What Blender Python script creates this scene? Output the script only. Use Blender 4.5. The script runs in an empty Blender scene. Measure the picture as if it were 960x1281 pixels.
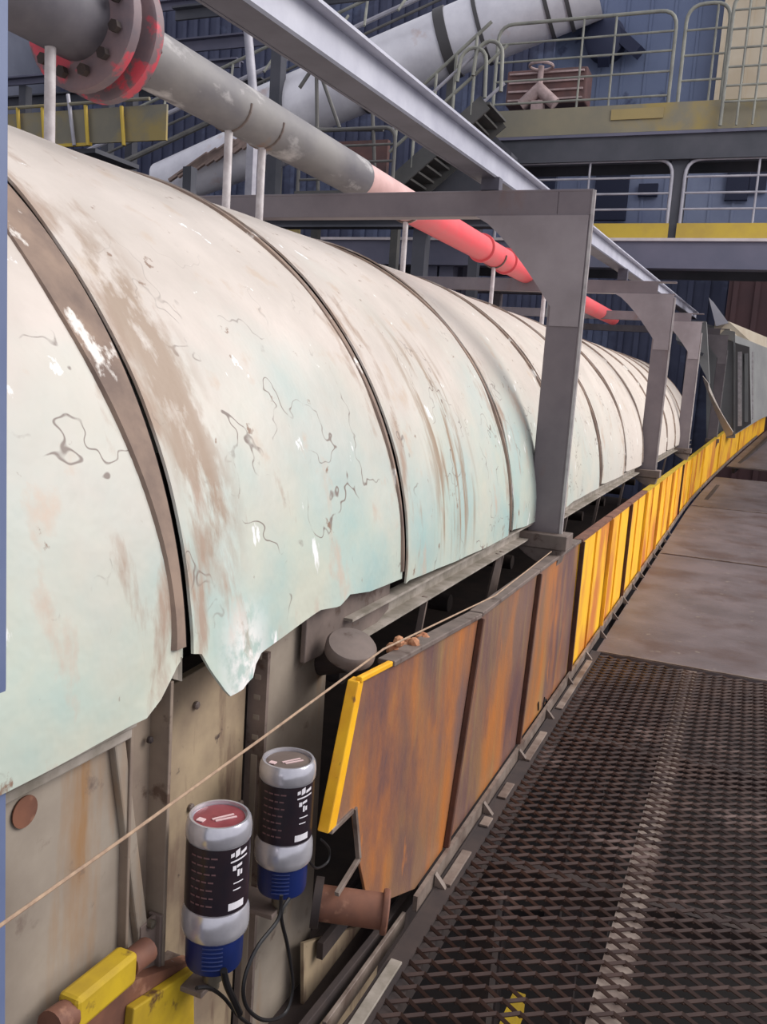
import bpy, math, random
from math import sin, cos, pi, radians, sqrt
from mathutils import Vector, Matrix, noise

# ------------------------------------------------------------------ camera
def Rx(a): return Matrix.Rotation(a, 3, 'X')
def Rz(a): return Matrix.Rotation(a, 3, 'Z')
YAW, PIT, ROLL, FPX, EYE = radians(22.2297), radians(-8.6231), radians(3.9), 1100.0, 1.6
RM = Rz(YAW) @ Rx(pi / 2 + PIT) @ Rz(ROLL)
sc = bpy.context.scene
col = sc.collection
cam = bpy.data.cameras.new('camera')
cam.sensor_fit = 'HORIZONTAL'; cam.sensor_width = 36; cam.lens = FPX / 960 * 36
cam.clip_start = 0.05; cam.clip_end = 200
co = bpy.data.objects.new('camera', cam); col.objects.link(co)
co.matrix_world = Matrix.Translation((0, 0, EYE)) @ RM.to_4x4()
sc.camera = co

# ------------------------------------------------------------------ light
w = bpy.data.worlds.new('world'); sc.world = w; w.use_nodes = True
w.node_tree.nodes['Background'].inputs[0].default_value = (0.90, 0.91, 1.0, 1)
w.node_tree.nodes['Background'].inputs[1].default_value = 0.74
def area(name, loc, target, size, power, color=(1, 1, 1)):
    l = bpy.data.lights.new(name, 'AREA'); l.shape = 'RECTANGLE'; l.size = size[0]; l.size_y = size[1]
    l.energy = power; l.color = color
    o = bpy.data.objects.new(name, l); col.objects.link(o); o.location = loc
    o.rotation_euler = (Vector(target) - Vector(loc)).to_track_quat('-Z', 'Y').to_euler()
    return o
sl = bpy.data.lights.new('daylight', 'SUN'); sl.energy = 2.15; sl.angle = radians(35); sl.color = (1.0, 0.96, 0.93)
so = bpy.data.objects.new('daylight', sl); col.objects.link(so)
so.rotation_euler = (Vector((-0.80, -0.30, -0.62))).to_track_quat('-Z', 'Y').to_euler()
area('far_fill_light', (5.0, 10.0, 8.0), (-1.2, 8.0, 0.5), (5, 10), 700, (1, 0.97, 0.94))  # added unseen area lamp that brightens the far panels
sc.view_settings.view_transform = 'Standard'
sc.view_settings.look = 'None'
sc.view_settings.exposure = 0.0
sc.view_settings.gamma = 1
sc.view_settings.use_curve_mapping = False

# ------------------------------------------------------------------ helpers
def ray(x, y): return RM @ Vector(((x - 480) / FPX, -(y - 640.5) / FPX, -1))
def at(x, y, Y):
    r = ray(x, y); r = r * (Y / r.y); return Vector((r.x, r.y, r.z + EYE))
def atX(x, y, X):
    r = ray(x, y); r = r * (X / r.x); return Vector((r.x, r.y, r.z + EYE))
def off(Y): return 0.0 if Y < 13 else 0.0115 * (Y - 13) ** 2
def rise(Y): return 0.0 if Y < 13 else 0.0108 * (Y - 13) ** 2

class MB:
    def __init__(s): s.v = []; s.f = []
    def add(s, vs, fs):
        b = len(s.v); s.v += [Vector(q) for q in vs]; s.f += [tuple(b + i for i in f) for f in fs]; return s
    def box(s, c, d, R=None, taper=1.0):
        c = Vector(c); vs = []
        for z in (-.5, .5):
            for y in (-.5, .5):
                for x in (-.5, .5):
                    k = taper if z > 0 else 1
                    p = Vector((x * d[0] * k, y * d[1] * k, z * d[2]))
                    vs.append(c + (R @ p if R else p))
        return s.add(vs, [(0, 2, 3, 1), (4, 5, 7, 6), (0, 1, 5, 4), (2, 6, 7, 3), (0, 4, 6, 2), (1, 3, 7, 5)])
    def bar(s, a, b, wd, ht, up=(0, 0, 1)):
        a = Vector(a); b = Vector(b); d = (b - a); L = d.length; d.normalize()
        u = Vector(up); x = d.cross(u)
        if x.length < 1e-4: u = Vector((1, 0, 0)); x = d.cross(u)
        x.normalize(); u = x.cross(d)
        R = Matrix((x, d, u)).transposed()
        return s.box((a + b) / 2, (wd, L, ht), R)
    def tube(s, pts, r, n=12, cap=True, flat=1.0):
        pts = [Vector(p) for p in pts]; m = len(pts); rs = r if isinstance(r, (list, tuple)) else [r] * m
        vs = []; fs = []; prev = None
        for i, p in enumerate(pts):
            d = (pts[min(i + 1, m - 1)] - pts[max(i - 1, 0)]).normalized()
            if prev is None:
                x = d.cross(Vector((0, 0, 1)))
                if x.length < .05: x = d.cross(Vector((1, 0, 0)))
            else: x = prev - d * prev.dot(d)
            x.normalize(); prev = x; y = d.cross(x)
            for k in range(n):
                a = 2 * pi * k / n; vs.append(p + (x * cos(a) + y * sin(a) * flat) * rs[i])
        for i in range(m - 1):
            for k in range(n):
                k2 = (k + 1) % n; fs.append((i * n + k, i * n + k2, (i + 1) * n + k2, (i + 1) * n + k))
        if cap: fs.append(tuple(reversed(range(n)))); fs.append(tuple((m - 1) * n + k for k in range(n)))
        return s.add(vs, fs)
    def cyl(s, a, b, r, n=20): return s.tube([a, b], r, n)
    def lathe(s, prof, origin, axis=(0, 0, 1), n=40):
        o = Vector(origin); ax = Vector(axis).normalized(); x = ax.orthogonal().normalized(); y = ax.cross(x); vs = []; fs = []
        for (r, h) in prof:
            for k in range(n):
                a = 2 * pi * k / n; vs.append(o + ax * h + (x * cos(a) + y * sin(a)) * r)
        for i in range(len(prof) - 1):
            for k in range(n):
                k2 = (k + 1) % n; fs.append((i * n + k, i * n + k2, (i + 1) * n + k2, (i + 1) * n + k))
        fs.append(tuple(reversed(range(n)))); fs.append(tuple((len(prof) - 1) * n + k for k in range(n)))
        return s.add(vs, fs)
    def prism(s, poly, thick):     # poly: 3D points, thick: vector
        t = Vector(thick); n = len(poly); poly = [Vector(p) for p in poly]
        fs = [tuple(range(n)), tuple(reversed(range(n, 2 * n)))]
        for i in range(n):
            j = (i + 1) % n; fs.append((i, i + n, j + n, j))
        return s.add(poly + [p + t for p in poly], fs)
    def grid(s, rows):             # rows of points
        n = len(rows[0]); vs = [p for r in rows for p in r]; fs = []
        for i in range(len(rows) - 1):
            for k in range(n - 1): fs.append((i * n + k, i * n + k + 1, (i + 1) * n + k + 1, (i + 1) * n + k))
        return s.add(vs, fs)
    def build(s, name, mat, parent=None, base=None, smooth=False, bevel=0, solid=0, auto=None):
        root = parent
        while root is not None and root.parent is not None: root = root.parent
        if base is None: base = Vector(root.location) if root else Vector((0, 0, 0))
        base = Vector(base)
        me = bpy.data.meshes.new(name); me.from_pydata([v - base for v in s.v], [], s.f); me.update()
        if smooth:
            for p in me.polygons: p.use_smooth = True
            try: me.set_sharp_from_angle(angle=radians(auto or 40))
            except Exception: pass
        me.materials.append(mat)
        import bmesh
        bm = bmesh.new(); bm.from_mesh(me); bmesh.ops.recalc_face_normals(bm, faces=bm.faces) if not solid else None
        bm.to_mesh(me); bm.free()
        o = bpy.data.objects.new(name, me); col.objects.link(o)
        if parent: o.parent = parent
        else: o.location = base
        if solid:
            md = o.modifiers.new('thickness', 'SOLIDIFY'); md.thickness = solid; md.offset = -1
        if smooth: es = o.modifiers.new('edge_split', 'EDGE_SPLIT'); es.split_angle = radians(50)
        if bevel:
            md = o.modifiers.new('bevel', 'BEVEL'); md.width = bevel; md.segments = 2; md.limit_method = 'ANGLE'
        return o

def tag(o, label=None, cat=None, group=None, kind=None):
    if label: o['label'] = label
    if cat: o['category'] = cat
    if group: o['group'] = group
    if kind: o['kind'] = kind
    return o
def thing(name, label, cat, loc, group=None):
    o = bpy.data.objects.new(name, None); o.empty_display_size = .1; col.objects.link(o); o.location = loc
    return tag(o, label, cat, group)
def arc(c, a, b, r, k=5):   # round a corner at c between directions to a and b
    c = Vector(c); a = Vector(a); b = Vector(b)
    p0 = c + (a - c).normalized() * r; p1 = c + (b - c).normalized() * r
    return [(1 - t) ** 2 * p0 + 2 * t * (1 - t) * c + t * t * p1 for t in [i / k for i in range(k + 1)]]

# ------------------------------------------------------------------ materials
def lin(c): return tuple(((v / 12.92) if v <= .04045 else ((v + .055) / 1.055) ** 2.4) for v in [q / 255 for q in c]) + (1,)
def mat(name, c1, c2=None, scale=6, rough=.6, metal=0, stretch=(1, 1, 1), patches=(), bump=0, bscale=40, spec=.5, ramp=(.35, .65)):
    """base mix of two colours; patches: list of (colour, scale, low, high, stretch)"""
    m = bpy.data.materials.new(name); m.use_nodes = True; nt = m.node_tree; N = nt.nodes; L = nt.links
    b = N['Principled BSDF']; b.inputs['Roughness'].default_value = rough; b.inputs['Metallic'].default_value = metal
    b.inputs['Specular IOR Level'].default_value = spec
    g = N.new('ShaderNodeNewGeometry')
    def nz(sc_, st, det=5):
        mp = N.new('ShaderNodeMapping'); mp.inputs['Scale'].default_value = st; L.new(g.outputs['Position'], mp.inputs[0])
        n = N.new('ShaderNodeTexNoise'); n.inputs['Scale'].default_value = sc_; n.inputs['Detail'].default_value = det
        n.inputs['Roughness'].default_value = .6
        L.new(mp.outputs[0], n.inputs['Vector']); return n.outputs[0]
    def mr(src, lo, hi):
        r = N.new('ShaderNodeMapRange'); r.inputs[1].default_value = lo; r.inputs[2].default_value = hi; L.new(src, r.inputs[0]); return r.outputs[0]
    def mix(fac, a, c):
        x = N.new('ShaderNodeMix'); x.data_type = 'RGBA'; L.new(fac, x.inputs[0])
        if isinstance(a, tuple): x.inputs[6].default_value = a
        else: L.new(a, x.inputs[6])
        if isinstance(c, tuple): x.inputs[7].default_value = c
        else: L.new(c, x.inputs[7])
        return x.outputs[2]
    cur = lin(c1)
    if c2: cur = mix(mr(nz(scale, stretch), *ramp), cur, lin(c2))
    for (pc, ps, lo, hi, st) in patches:
        cur = mix(mr(nz(ps, st, 7), lo, hi), cur, lin(pc))
    if isinstance(cur, tuple): b.inputs['Base Color'].default_value = cur
    else: L.new(cur, b.inputs['Base Color'])
    if bump:
        bp = N.new('ShaderNodeBump'); bp.inputs['Strength'].default_value = bump; bp.inputs['Distance'].default_value = .01
        L.new(nz(bscale, (1, 1, 1)), bp.inputs['Height']); L.new(bp.outputs[0], b.inputs['Normal'])
    m['h'] = 1
    return m, dict(N=N, L=L, b=b, g=g, nz=nz, mr=mr, mix=mix, cur=cur)
def M(*a, **k): return mat(*a, **k)[0]

S1 = (1, 1, 1)
# hood sheet: mint paint, settled beige dust towards the top, rubbed brown stains beside the seams
def hood_mat():
    m, q = mat('hood_paint', (211, 200, 190), (196, 186, 176), scale=3, rough=.42, spec=.35)
    N, L, nz, mr, mix = q['N'], q['L'], q['nz'], q['mr'], q['mix']
    sx = N.new('ShaderNodeSeparateXYZ'); L.new(q['g'].outputs['Position'], sx.inputs[0])
    h = mr(sx.outputs[2], 1.0, 1.95)
    n1 = nz(1.6, S1)
    ad = N.new('ShaderNodeMath'); ad.operation = 'MULTIPLY_ADD'; L.new(n1, ad.inputs[0]); ad.inputs[1].default_value = 1.3; L.new(h, ad.inputs[2])
    dust = mr(ad.outputs[0], .75, 1.45)
    yr = mr(sx.outputs[1], 4.0, 8.0)
    mint = mix(mr(nz(2.2, S1), .35, .65), lin((166, 192, 187)), lin((200, 202, 186)))
    mint = mix(yr, mint, lin((214, 204, 194)))
    c = mix(dust, mint, q['cur'])
    c = mix(mr(nz(9, (1, .6, .35), 7), .60, .70), c, lin((196, 180, 164)))
    c = mix(mr(nz(30, (1, .5, .3), 8), .66, .70), c, lin((142, 118, 102)))
    at_ = N.new('ShaderNodeAttribute'); at_.attribute_name = 'edge'
    n2 = nz(8, (1, 1.6, .45), 8)
    ml = N.new('ShaderNodeMath'); ml.operation = 'MULTIPLY_ADD'; L.new(at_.outputs['Fac'], ml.inputs[0]); ml.inputs[1].default_value = .24; L.new(n2, ml.inputs[2])
    c = mix(mr(ml.outputs[0], .66, .80), c, lin((170, 150, 134)))
    c = mix(mr(nz(14, (1.4, 1, .2), 6), .67, .70), c, lin((240, 240, 238)))
    # thin dark scratches in patches
    sn = nz(4.5, (1, .8, .9), 3); ab = N.new('ShaderNodeMath'); ab.operation = 'SUBTRACT'; L.new(sn, ab.inputs[0]); ab.inputs[1].default_value = .5
    ac = N.new('ShaderNodeMath'); ac.operation = 'ABSOLUTE'; L.new(ab.outputs[0], ac.inputs[0])
    scm = N.new('ShaderNodeMath'); scm.operation = 'MULTIPLY'; L.new(mr(ac.outputs[0], .007, .002), scm.inputs[0]); L.new(mr(nz(3.7, (1, 1.1, 1), 6), .50, .58), scm.inputs[1])
    sc2 = N.new('ShaderNodeMath'); sc2.operation = 'MULTIPLY'; L.new(scm.outputs[0], sc2.inputs[0]); L.new(mr(sx.outputs[2], 1.9, 1.6), sc2.inputs[1])
    c = mix(sc2.outputs[0], c, lin((132, 120, 112)))
    # long brown drip streaks on the third section
    def win(src, a0, a1, b0, b1):
        x = N.new('ShaderNodeMath'); x.operation = 'MULTIPLY'; L.new(mr(src, a0, a1), x.inputs[0]); L.new(mr(src, b1, b0), x.inputs[1]); return x.outputs[0]
    def mul(a, b_):
        x = N.new('ShaderNodeMath'); x.operation = 'MULTIPLY'; L.new(a, x.inputs[0]); L.new(b_, x.inputs[1]); return x.outputs[0]
    sk = mr(nz(11, (.4, 1.6, .16), 5), .50, .60)
    c = mix(mul(mul(win(sx.outputs[1], 2.72, 2.86, 3.12, 3.28), win(sx.outputs[2], .95, 1.1, 1.6, 1.85)), sk), c, lin((158, 138, 118)))
    c = mix(mul(mul(win(sx.outputs[1], 1.36, 1.42, 1.50, 1.60), win(sx.outputs[2], 1.15, 1.3, 1.75, 1.95)), mr(nz(9, (1, 1.2, .4), 7), .42, .52)), c, lin((160, 140, 122)))
    # bare metal on the torn corner, its whitish glare painted in
    c = mix(mul(mul(win(sx.outputs[1], 1.42, 1.50, 1.56, 1.66), win(sx.outputs[2], .9, .94, 1.02, 1.14)), mr(nz(12, S1, 5), .40, .5)), c, lin((240, 236, 232)))
    L.new(c, q['b'].inputs['Base Color'])
    bp = N.new('ShaderNodeBump'); bp.inputs['Strength'].default_value = .35; bp.inputs['Distance'].default_value = .02
    L.new(nz(5, S1, 4), bp.inputs['Height']); L.new(bp.outputs[0], q['b'].inputs['Normal'])
    return m
m_hood = hood_mat()
m_strip = M('seam_strip_dirt', (150, 128, 112), (118, 100, 90), 9, .8, patches=[((228, 222, 214), 7, .60, .64, (1, 1, .5))])
m_darkgap = M('dark_lap_shadow', (46, 38, 36), None, rough=.9)  # dark colour for the painted shadow line at the hood laps
m_lip = M('grey_edge_sheet', (168, 158, 148), (128, 120, 108), 12, .6)
m_beige = M('beige_side_plate', (158, 146, 132), (134, 122, 110), 4, .6, patches=[((150, 108, 62), 3.4, .53, .74, (1, 2.5, .35)), ((110, 94, 84), 11, .62, .72, S1)])
m_cream = M('cream_side_plate', (172, 152, 124), (134, 116, 98), 5, .6, patches=[((112, 90, 76), 5, .55, .68, (1, 2.5, .5)), ((80, 66, 60), 22, .66, .72, S1)])
m_taupe = M('taupe_frame_steel', (128, 112, 104), (100, 88, 82), 7, .6, patches=[((84, 66, 58), 14, .58, .66, S1)])
m_upright = M('tan_grey_steel', (152, 136, 120), (128, 112, 100), 7, .6, patches=[((96, 76, 64), 12, .60, .68, S1)])
m_gantry = M('gantry_grey_steel', (128, 118, 120), (112, 102, 106), 3, .5, patches=[((120, 88, 76), 3, .6, .75, (1, 1, .3))])
m_gusset = M('gantry_gusset_steel', (156, 146, 148), (136, 126, 128), 3, .45)
m_gantry_edge = M('gantry_edge_lit', (190, 184, 182), (160, 152, 152), 12, .5)
m_rust = M('rusty_painted_plate', (150, 112, 76), (124, 96, 88), 1.9, .40, stretch=(1, 1.2, .6), patches=[((186, 116, 60), 1.8, .46, .66, (1, 1.7, .6)), ((110, 82, 80), 2.0, .50, .66, (1, 1.4, .6)), ((164, 136, 88), 3, .56, .80, (1, 2, .25)), ((190, 120, 66), 6, .64, .74, (1, 1.6, .5))], bump=.15)
m_yel = M('yellow_painted_plate', (252, 196, 38), (246, 182, 44), 5, .5, patches=[((206, 122, 52), 1.7, .48, .62, (1, 1.3, .5)), ((226, 150, 60), 5, .62, .72, (1, 2, .2)), ((150, 100, 60), 13, .68, .72, (1, 2, .4))])
m_yel2 = M('yellow_bright_paint', (250, 190, 30), (236, 168, 30), 12, .5, patches=[((150, 100, 50), 20, .64, .70, S1)])
m_yeldull = M('dull_yellow_paint', (196, 164, 30), (168, 138, 34), 9, .6, patches=[((92, 64, 40), 14, .60, .68, S1)])
m_toe = M('toe_board_yellow', (196, 168, 62), (176, 148, 70), 1.5, .7)
m_toe3 = M('faded_yellow_fascia', (156, 138, 92), (140, 126, 92), 1.5, .7)
m_toe2 = M('toe_board_olive', (138, 130, 108), (116, 112, 100), .8, .7, patches=[((150, 132, 80), .7, .5, .6, S1)])
m_rib = M('rust_dark_rib', (70, 44, 34), (94, 58, 42), 12, .8)
m_pipe = M('grey_weathered_pipe', (134, 130, 128), (102, 99, 104), 3.5, .5, stretch=(1, .5, 1), patches=[((196, 192, 190), 5, .56, .68, (1, .5, 1)), ((150, 112, 84), 4, .62, .72, (1, .7, 1))])
m_pipe_dark = M('dark_grey_pipe', (104, 100, 106), (82, 80, 88), 5, .6)
m_pinkpipe = M('faded_pink_pipe', (216, 176, 172), (198, 160, 156), 7, .5)
m_redpipe = M('coral_red_pipe', (235, 92, 100), (222, 104, 108), 4, .45)
m_flange = M('grey_flange_red_paint', (132, 108, 110), (108, 96, 102), 8, .6, patches=[((206, 76, 90), 5.5, .52, .57, S1)])
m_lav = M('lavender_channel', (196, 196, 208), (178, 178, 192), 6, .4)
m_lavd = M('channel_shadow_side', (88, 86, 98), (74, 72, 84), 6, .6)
m_white = M('white_post', (214, 208, 208), (180, 172, 172), 15, .5)
m_steelpost = M('slate_blue_column', (106, 118, 150), (96, 108, 142), 5, .5)
m_silver = M('brushed_silver', (214, 212, 218), (196, 194, 202), 20, .2, .55)
m_blue = M('navy_blue_plastic', (22, 42, 104), (18, 34, 84), 10, .4)
m_label = M('black_label', (44, 32, 38), (34, 28, 36), 20, .3)
m_ink = M('white_print', (226, 222, 226), None, rough=.5)
m_inkd = M('faded_print', (112, 82, 84), None, rough=.5)
m_sticker = M('dull_red_sticker', (152, 74, 80), (128, 60, 66), 30, .35)
m_stickermark = M('pink_white_mark', (230, 200, 200), None, rough=.4)
m_cable = M('black_cable', (24, 22, 24), None, rough=.45)
m_brass = M('dull_fitting', (120, 112, 100), None, rough=.4, metal=.6)
m_rope = M('pull_cord_fibre', (178, 150, 124), (150, 124, 104), 60, .8)
m_grate = M('brown_grating_steel', (84, 63, 55), (60, 44, 40), 5, .40, .1, patches=[((134, 112, 104), 2.2, .58, .72, S1)])
m_deck = M('dusty_deck_plate', (110, 100, 102), (92, 83, 84), 2.2, .45, patches=[((86, 72, 70), 1.6, .50, .64, S1), ((134, 126, 116), 9, .64, .72, S1)], bump=.15)
m_edge = M('walkway_edge_angle', (140, 126, 116), (92, 76, 68), 9, .5)
m_under = M('dark_understructure', (66, 54, 50), (48, 40, 40), 6, .8)
m_pit = M('pit_floor_dark', (44, 36, 34), (30, 26, 26), 1.5, .9)
m_belt = M('black_conveyor_belt', (34, 32, 34), (44, 40, 40), 5, .8)
m_rustpipe = M('rusty_brown_pipe', (128, 84, 64), (98, 64, 52), 9, .7, patches=[((150, 108, 86), 14, .58, .66, S1)])
m_debris = M('orange_debris', (206, 150, 112), (168, 108, 76), 30, .8)
m_rail = M('grey_green_handrail', (142, 142, 132), (116, 116, 110), 4, .6)
m_railp = M('pale_handrail', (176, 174, 182), (150, 148, 158), 4, .5)
m_raild = M('dark_handrail', (104, 102, 98), (88, 86, 84), 4, .6)
m_girder = M('blue_grey_girder', (104, 102, 120), (88, 90, 108), .9, .6)
m_girdtop = M('pale_girder_flange', (206, 196, 196), (186, 176, 178), 3, .6)
m_dgirder = M('charcoal_girder', (78, 78, 86), (62, 64, 72), 1.2, .7)
m_navy = M('navy_cladding', (82, 86, 110), (62, 66, 90), .5, .7, patches=[((94, 102, 128), .35, .52, .60, (1, 1, 1.6))])
m_bluewall = M('blue_grey_panel', (108, 120, 148), (92, 104, 134), .6, .6, patches=[((60, 68, 98), .9, .64, .68, S1)])
m_bluelight = M('light_blue_panel', (140, 150, 178), (118, 128, 160), .9, .6)
m_bluedark = M('dark_blue_opening', (38, 44, 70), None, rough=.7)
m_creamwall = M('cream_cladding', (208, 196, 176), (188, 172, 148), .8, .7)
m_maroon = M('maroon_cladding', (102, 70, 70), (84, 62, 64), .5, .7)
m_duct = M('bright_white_duct', (236, 234, 240), (206, 204, 212), 1.1, .35, .1, patches=[((196, 168, 158), 1.3, .62, .76, S1)])
m_band = M('dark_duct_band', (74, 72, 74), None, rough=.6)
m_ductrib = M('brown_louvre', (150, 128, 118), (120, 102, 96), 5, .7)
m_stair = M('dark_stair_steel', (86, 84, 82), (70, 70, 70), 2, .7)
m_greyclad = M('pale_grey_cladding', (150, 150, 148), (134, 134, 134), 1.5, .6)
m_maroonbox = M('maroon_machine', (116, 82, 78), (90, 70, 70), 3, .7)
m_rubble = M('pink_grey_valve', (190, 166, 164), (150, 130, 128), 5, .7)
m_concrete = M('grey_hall_wall', (96, 100, 116), (80, 84, 100), .4, .8)

# ------------------------------------------------------------------ the setting
def struct(o): o['kind'] = 'structure'; return o
PIT = -3.2
m = MB(); m.box((-6, 20, PIT - .1), (44, 56, .2)); struct(m.build('floor', m_pit))
m = MB(); m.box((-6, 30.2, 6), (44, .3, 18.6))
for i in range(88):
    m.box((-27.8 + i * .5, 30.0, 6), (.16, .12, 18.6))
struct(m.build('wall_back', m_navy))
m = MB(); m.box((-28, 14, 6), (.3, 44, 18.6)); struct(m.build('wall_left', m_concrete))
# far maroon hall end wall to the right, above the conveyor
m = MB(); m.box((4.6, 28.0, 1.9), (11.4, .3, 10.2))
for i in range(20): m.box((-.9 + i * .58, 27.8, 1.9), (.14, .12, 10.2))
struct(m.build('wall_right', m_maroon))

# ------------------------------------------------------------------ hoods
CX, AX, BZ, Z0 = -2.3, 1.365, 1.235, 1.0
def prof(th, dr=0):
    if th < 0: return (CX + AX + dr, Z0 + BZ * th)
    if th > pi: return (CX - AX - dr, Z0 - BZ * (th - pi))
    return (CX + (AX + dr) * cos(th), Z0 + (BZ + dr) * sin(th))
def interp(tab, y):
    if y <= tab[0][0]: return tab[0][1]
    for (a, b), (c, d) in zip(tab, tab[1:]):
        if y <= c: return b + (d - b) * (y - a) / (c - a)
    return tab[-1][1]
def hood(Y0, Y1, label, zb=((0, 1.0),), warp=None, ny=26, nt=72, seed=0, strip=True, near=False):
    t = thing('conveyor_hood', label, 'conveyor cover', (CX + off(Y0), Y0, 1.0), 'curved hood sections over the conveyor')
    m = MB(); rows = []; edge = []
    ys = [Y0 + (Y1 - Y0) * i / ny for i in range(ny + 1)]
    ys = sorted(set([round(v, 4) for v in ys] + [round(Y0 + .03, 4), round(Y0 + .07, 4), round(Y1 - .03, 4)]))
    for y in ys:
        thb = (interp(zb, y) - Z0) / BZ
        row = []
        for k in range(nt + 1):
            th = thb + (pi - thb) * k / nt
            lip = .013 * max(0, 1 - (y - Y0) / .06)
            d = lip
            x, z = prof(th, d)
            nn = noise.noise(Vector((th * 2.2 + seed * 7, y * 1.6, seed))) * .010 + noise.noise(Vector((th * 7 + seed * 3, y * 4.5, seed))) * .0035
            sg = sin(pi * (y - Y0) / (Y1 - Y0)) * .003
            nx, nzv = cos(max(0, th)), sin(max(0, th))
            x += nx * (nn + sg); z += nzv * (nn + sg)
            p = Vector((x + off(y), y, z))
            if warp: p = warp(p, th)
            row.append(p); edge.append(max(0, 1 - (y - Y0) / .28, .8 - (Y1 - y) / .2))
        rows.append(row)
    m.grid(rows)
    o = m.build('shell', m_hood, t, smooth=True, solid=.006, auto=60)
    a = o.data.attributes.new('edge', 'FLOAT', 'POINT'); a.data.foreach_set('value', edge)
    # shadow line of the lap at the leading edge, built as a dark strip
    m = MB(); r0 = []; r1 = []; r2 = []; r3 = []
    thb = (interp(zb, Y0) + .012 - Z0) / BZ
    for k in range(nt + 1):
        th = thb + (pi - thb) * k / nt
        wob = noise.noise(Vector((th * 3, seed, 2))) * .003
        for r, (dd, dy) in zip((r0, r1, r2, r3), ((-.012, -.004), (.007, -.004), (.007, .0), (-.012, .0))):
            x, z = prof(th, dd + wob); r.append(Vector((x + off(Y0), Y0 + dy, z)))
    m.grid([r0, r1, r2, r3, r0]); m.build('lap_shadow_line', m_darkgap, t, smooth=True)
    if strip:
        m = MB(); wid = .085 if near else .026
        thb = (interp(zb, Y1) - Z0) / BZ + .02
        rr = [[], [], [], []]
        for k in range(nt + 1):
            th = thb + (pi - thb) * k / nt
            wv = wid * (.45 + .75 * min(1, max(0, th - .1) / .6) + .3 * noise.noise(Vector((th * 2.5, 4, seed))))
            for r, (dd, dy) in zip(rr, ((.003, -wv - .006), (.014, -wv), (.014, -.005), (.001, -.004))):
                x, z = prof(th, dd); r.append(Vector((x + off(Y1), Y1 + dy, z)))
        m.grid(rr); m.build('seam_strip', m_strip, t, smooth=True)
    return t

def warp2(p, th):      # torn front corner, crumpled and pulled outwards
    d = Vector((0, 0, 0))
    if p.x > -1.3:
        fy = max(0, 1 - abs(p.y - 1.49) / .16); fz = max(0, min(1, (1.24 - p.z) / .28))
        d.x += .040 * fy * fz ** 1.3
        fc = max(0, 1 - abs(p.y - 1.5) / .22) * fz
        cr = noise.cell(Vector((p.y * 22 + p.z * 9, p.z * 15 - p.y * 8, 3)))
        d.x += fc * (.012 * (abs(noise.noise(Vector((p.y * 16, p.z * 11, 1)))) * 2 - .5) + .003 * cr)
        fy2 = math.exp(-((p.y - 2.04) / .10) ** 2); fz2 = max(0, min(1, (1.15 - p.z) / .15))
        d.x += .012 * fy2 * fz2
    return p + d
def warp1(p, th):
    d = Vector((0, 0, 0))
    if p.x > -1.3:
        fy = max(0, (p.y - 1.2) / .13); fz = max(0, min(1, (1.12 - p.z) / .15))
        d.x += .02 * sin(p.z * 120 + p.y * 60) * min(1, fy) * fz
    return p + d
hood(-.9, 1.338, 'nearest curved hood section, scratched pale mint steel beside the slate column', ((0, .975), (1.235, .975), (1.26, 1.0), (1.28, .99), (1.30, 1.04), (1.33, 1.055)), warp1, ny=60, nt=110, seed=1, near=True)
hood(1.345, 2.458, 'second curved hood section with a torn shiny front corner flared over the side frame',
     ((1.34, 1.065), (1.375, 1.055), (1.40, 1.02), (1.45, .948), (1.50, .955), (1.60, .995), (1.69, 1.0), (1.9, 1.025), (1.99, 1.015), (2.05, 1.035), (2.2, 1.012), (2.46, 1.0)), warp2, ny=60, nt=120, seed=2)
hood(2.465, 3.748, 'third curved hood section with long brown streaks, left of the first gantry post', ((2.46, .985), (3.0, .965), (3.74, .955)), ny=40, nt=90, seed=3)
lab = ['pale mint hood section whose lower edge ends just left of the first gantry post', 'hood section half hidden by the first gantry post, its rear edge just right',
       'second cream hood section to the right of the first gantry post', 'third cream hood section to the right of the first gantry post', 'cream hood section ending just left of the second gantry post',
       'hood section whose foot is hidden behind the second gantry post', 'narrow pale hood section emerging just right of the second gantry post', 'narrow pale hood section midway between second and third gantry posts',
       'farthest curved hood section, just left of the third gantry post']
ys = [3.755, 4.93, 6.2, 7.45, 8.7, 9.95, 11.2, 12.4, 13.6, 14.8]
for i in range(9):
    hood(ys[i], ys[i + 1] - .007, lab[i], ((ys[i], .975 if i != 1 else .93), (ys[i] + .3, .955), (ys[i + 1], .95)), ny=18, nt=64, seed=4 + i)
# torn hood flap hanging at the end of the hoods
t = thing('torn_hood_flap', 'bright torn hood sheet hanging loose beyond the third gantry post', 'metal sheet', (-.9, 15.1, 1.0))
m = MB(); rows = []
for i in range(9):
    u = i / 8
    a = at(884 + 26 * u, 478 + 60 * u ** .8, 15.2); b = at(884 + 4 * u + 10, 478 + 52 * u + 8, 15.2)
    a = at(880 + 30 * u ** 1.2, 470 + 76 * u, 15.3); b = at(888 + 30 * u ** 1.1, 488 + 52 * u, 15.0)
    rows.append([a, a.lerp(b, .5) + Vector((.04, -.03, 0)), b])
m.grid(rows); m.build('curled_sheet', m_hood, t, smooth=True, solid=.01)

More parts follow.
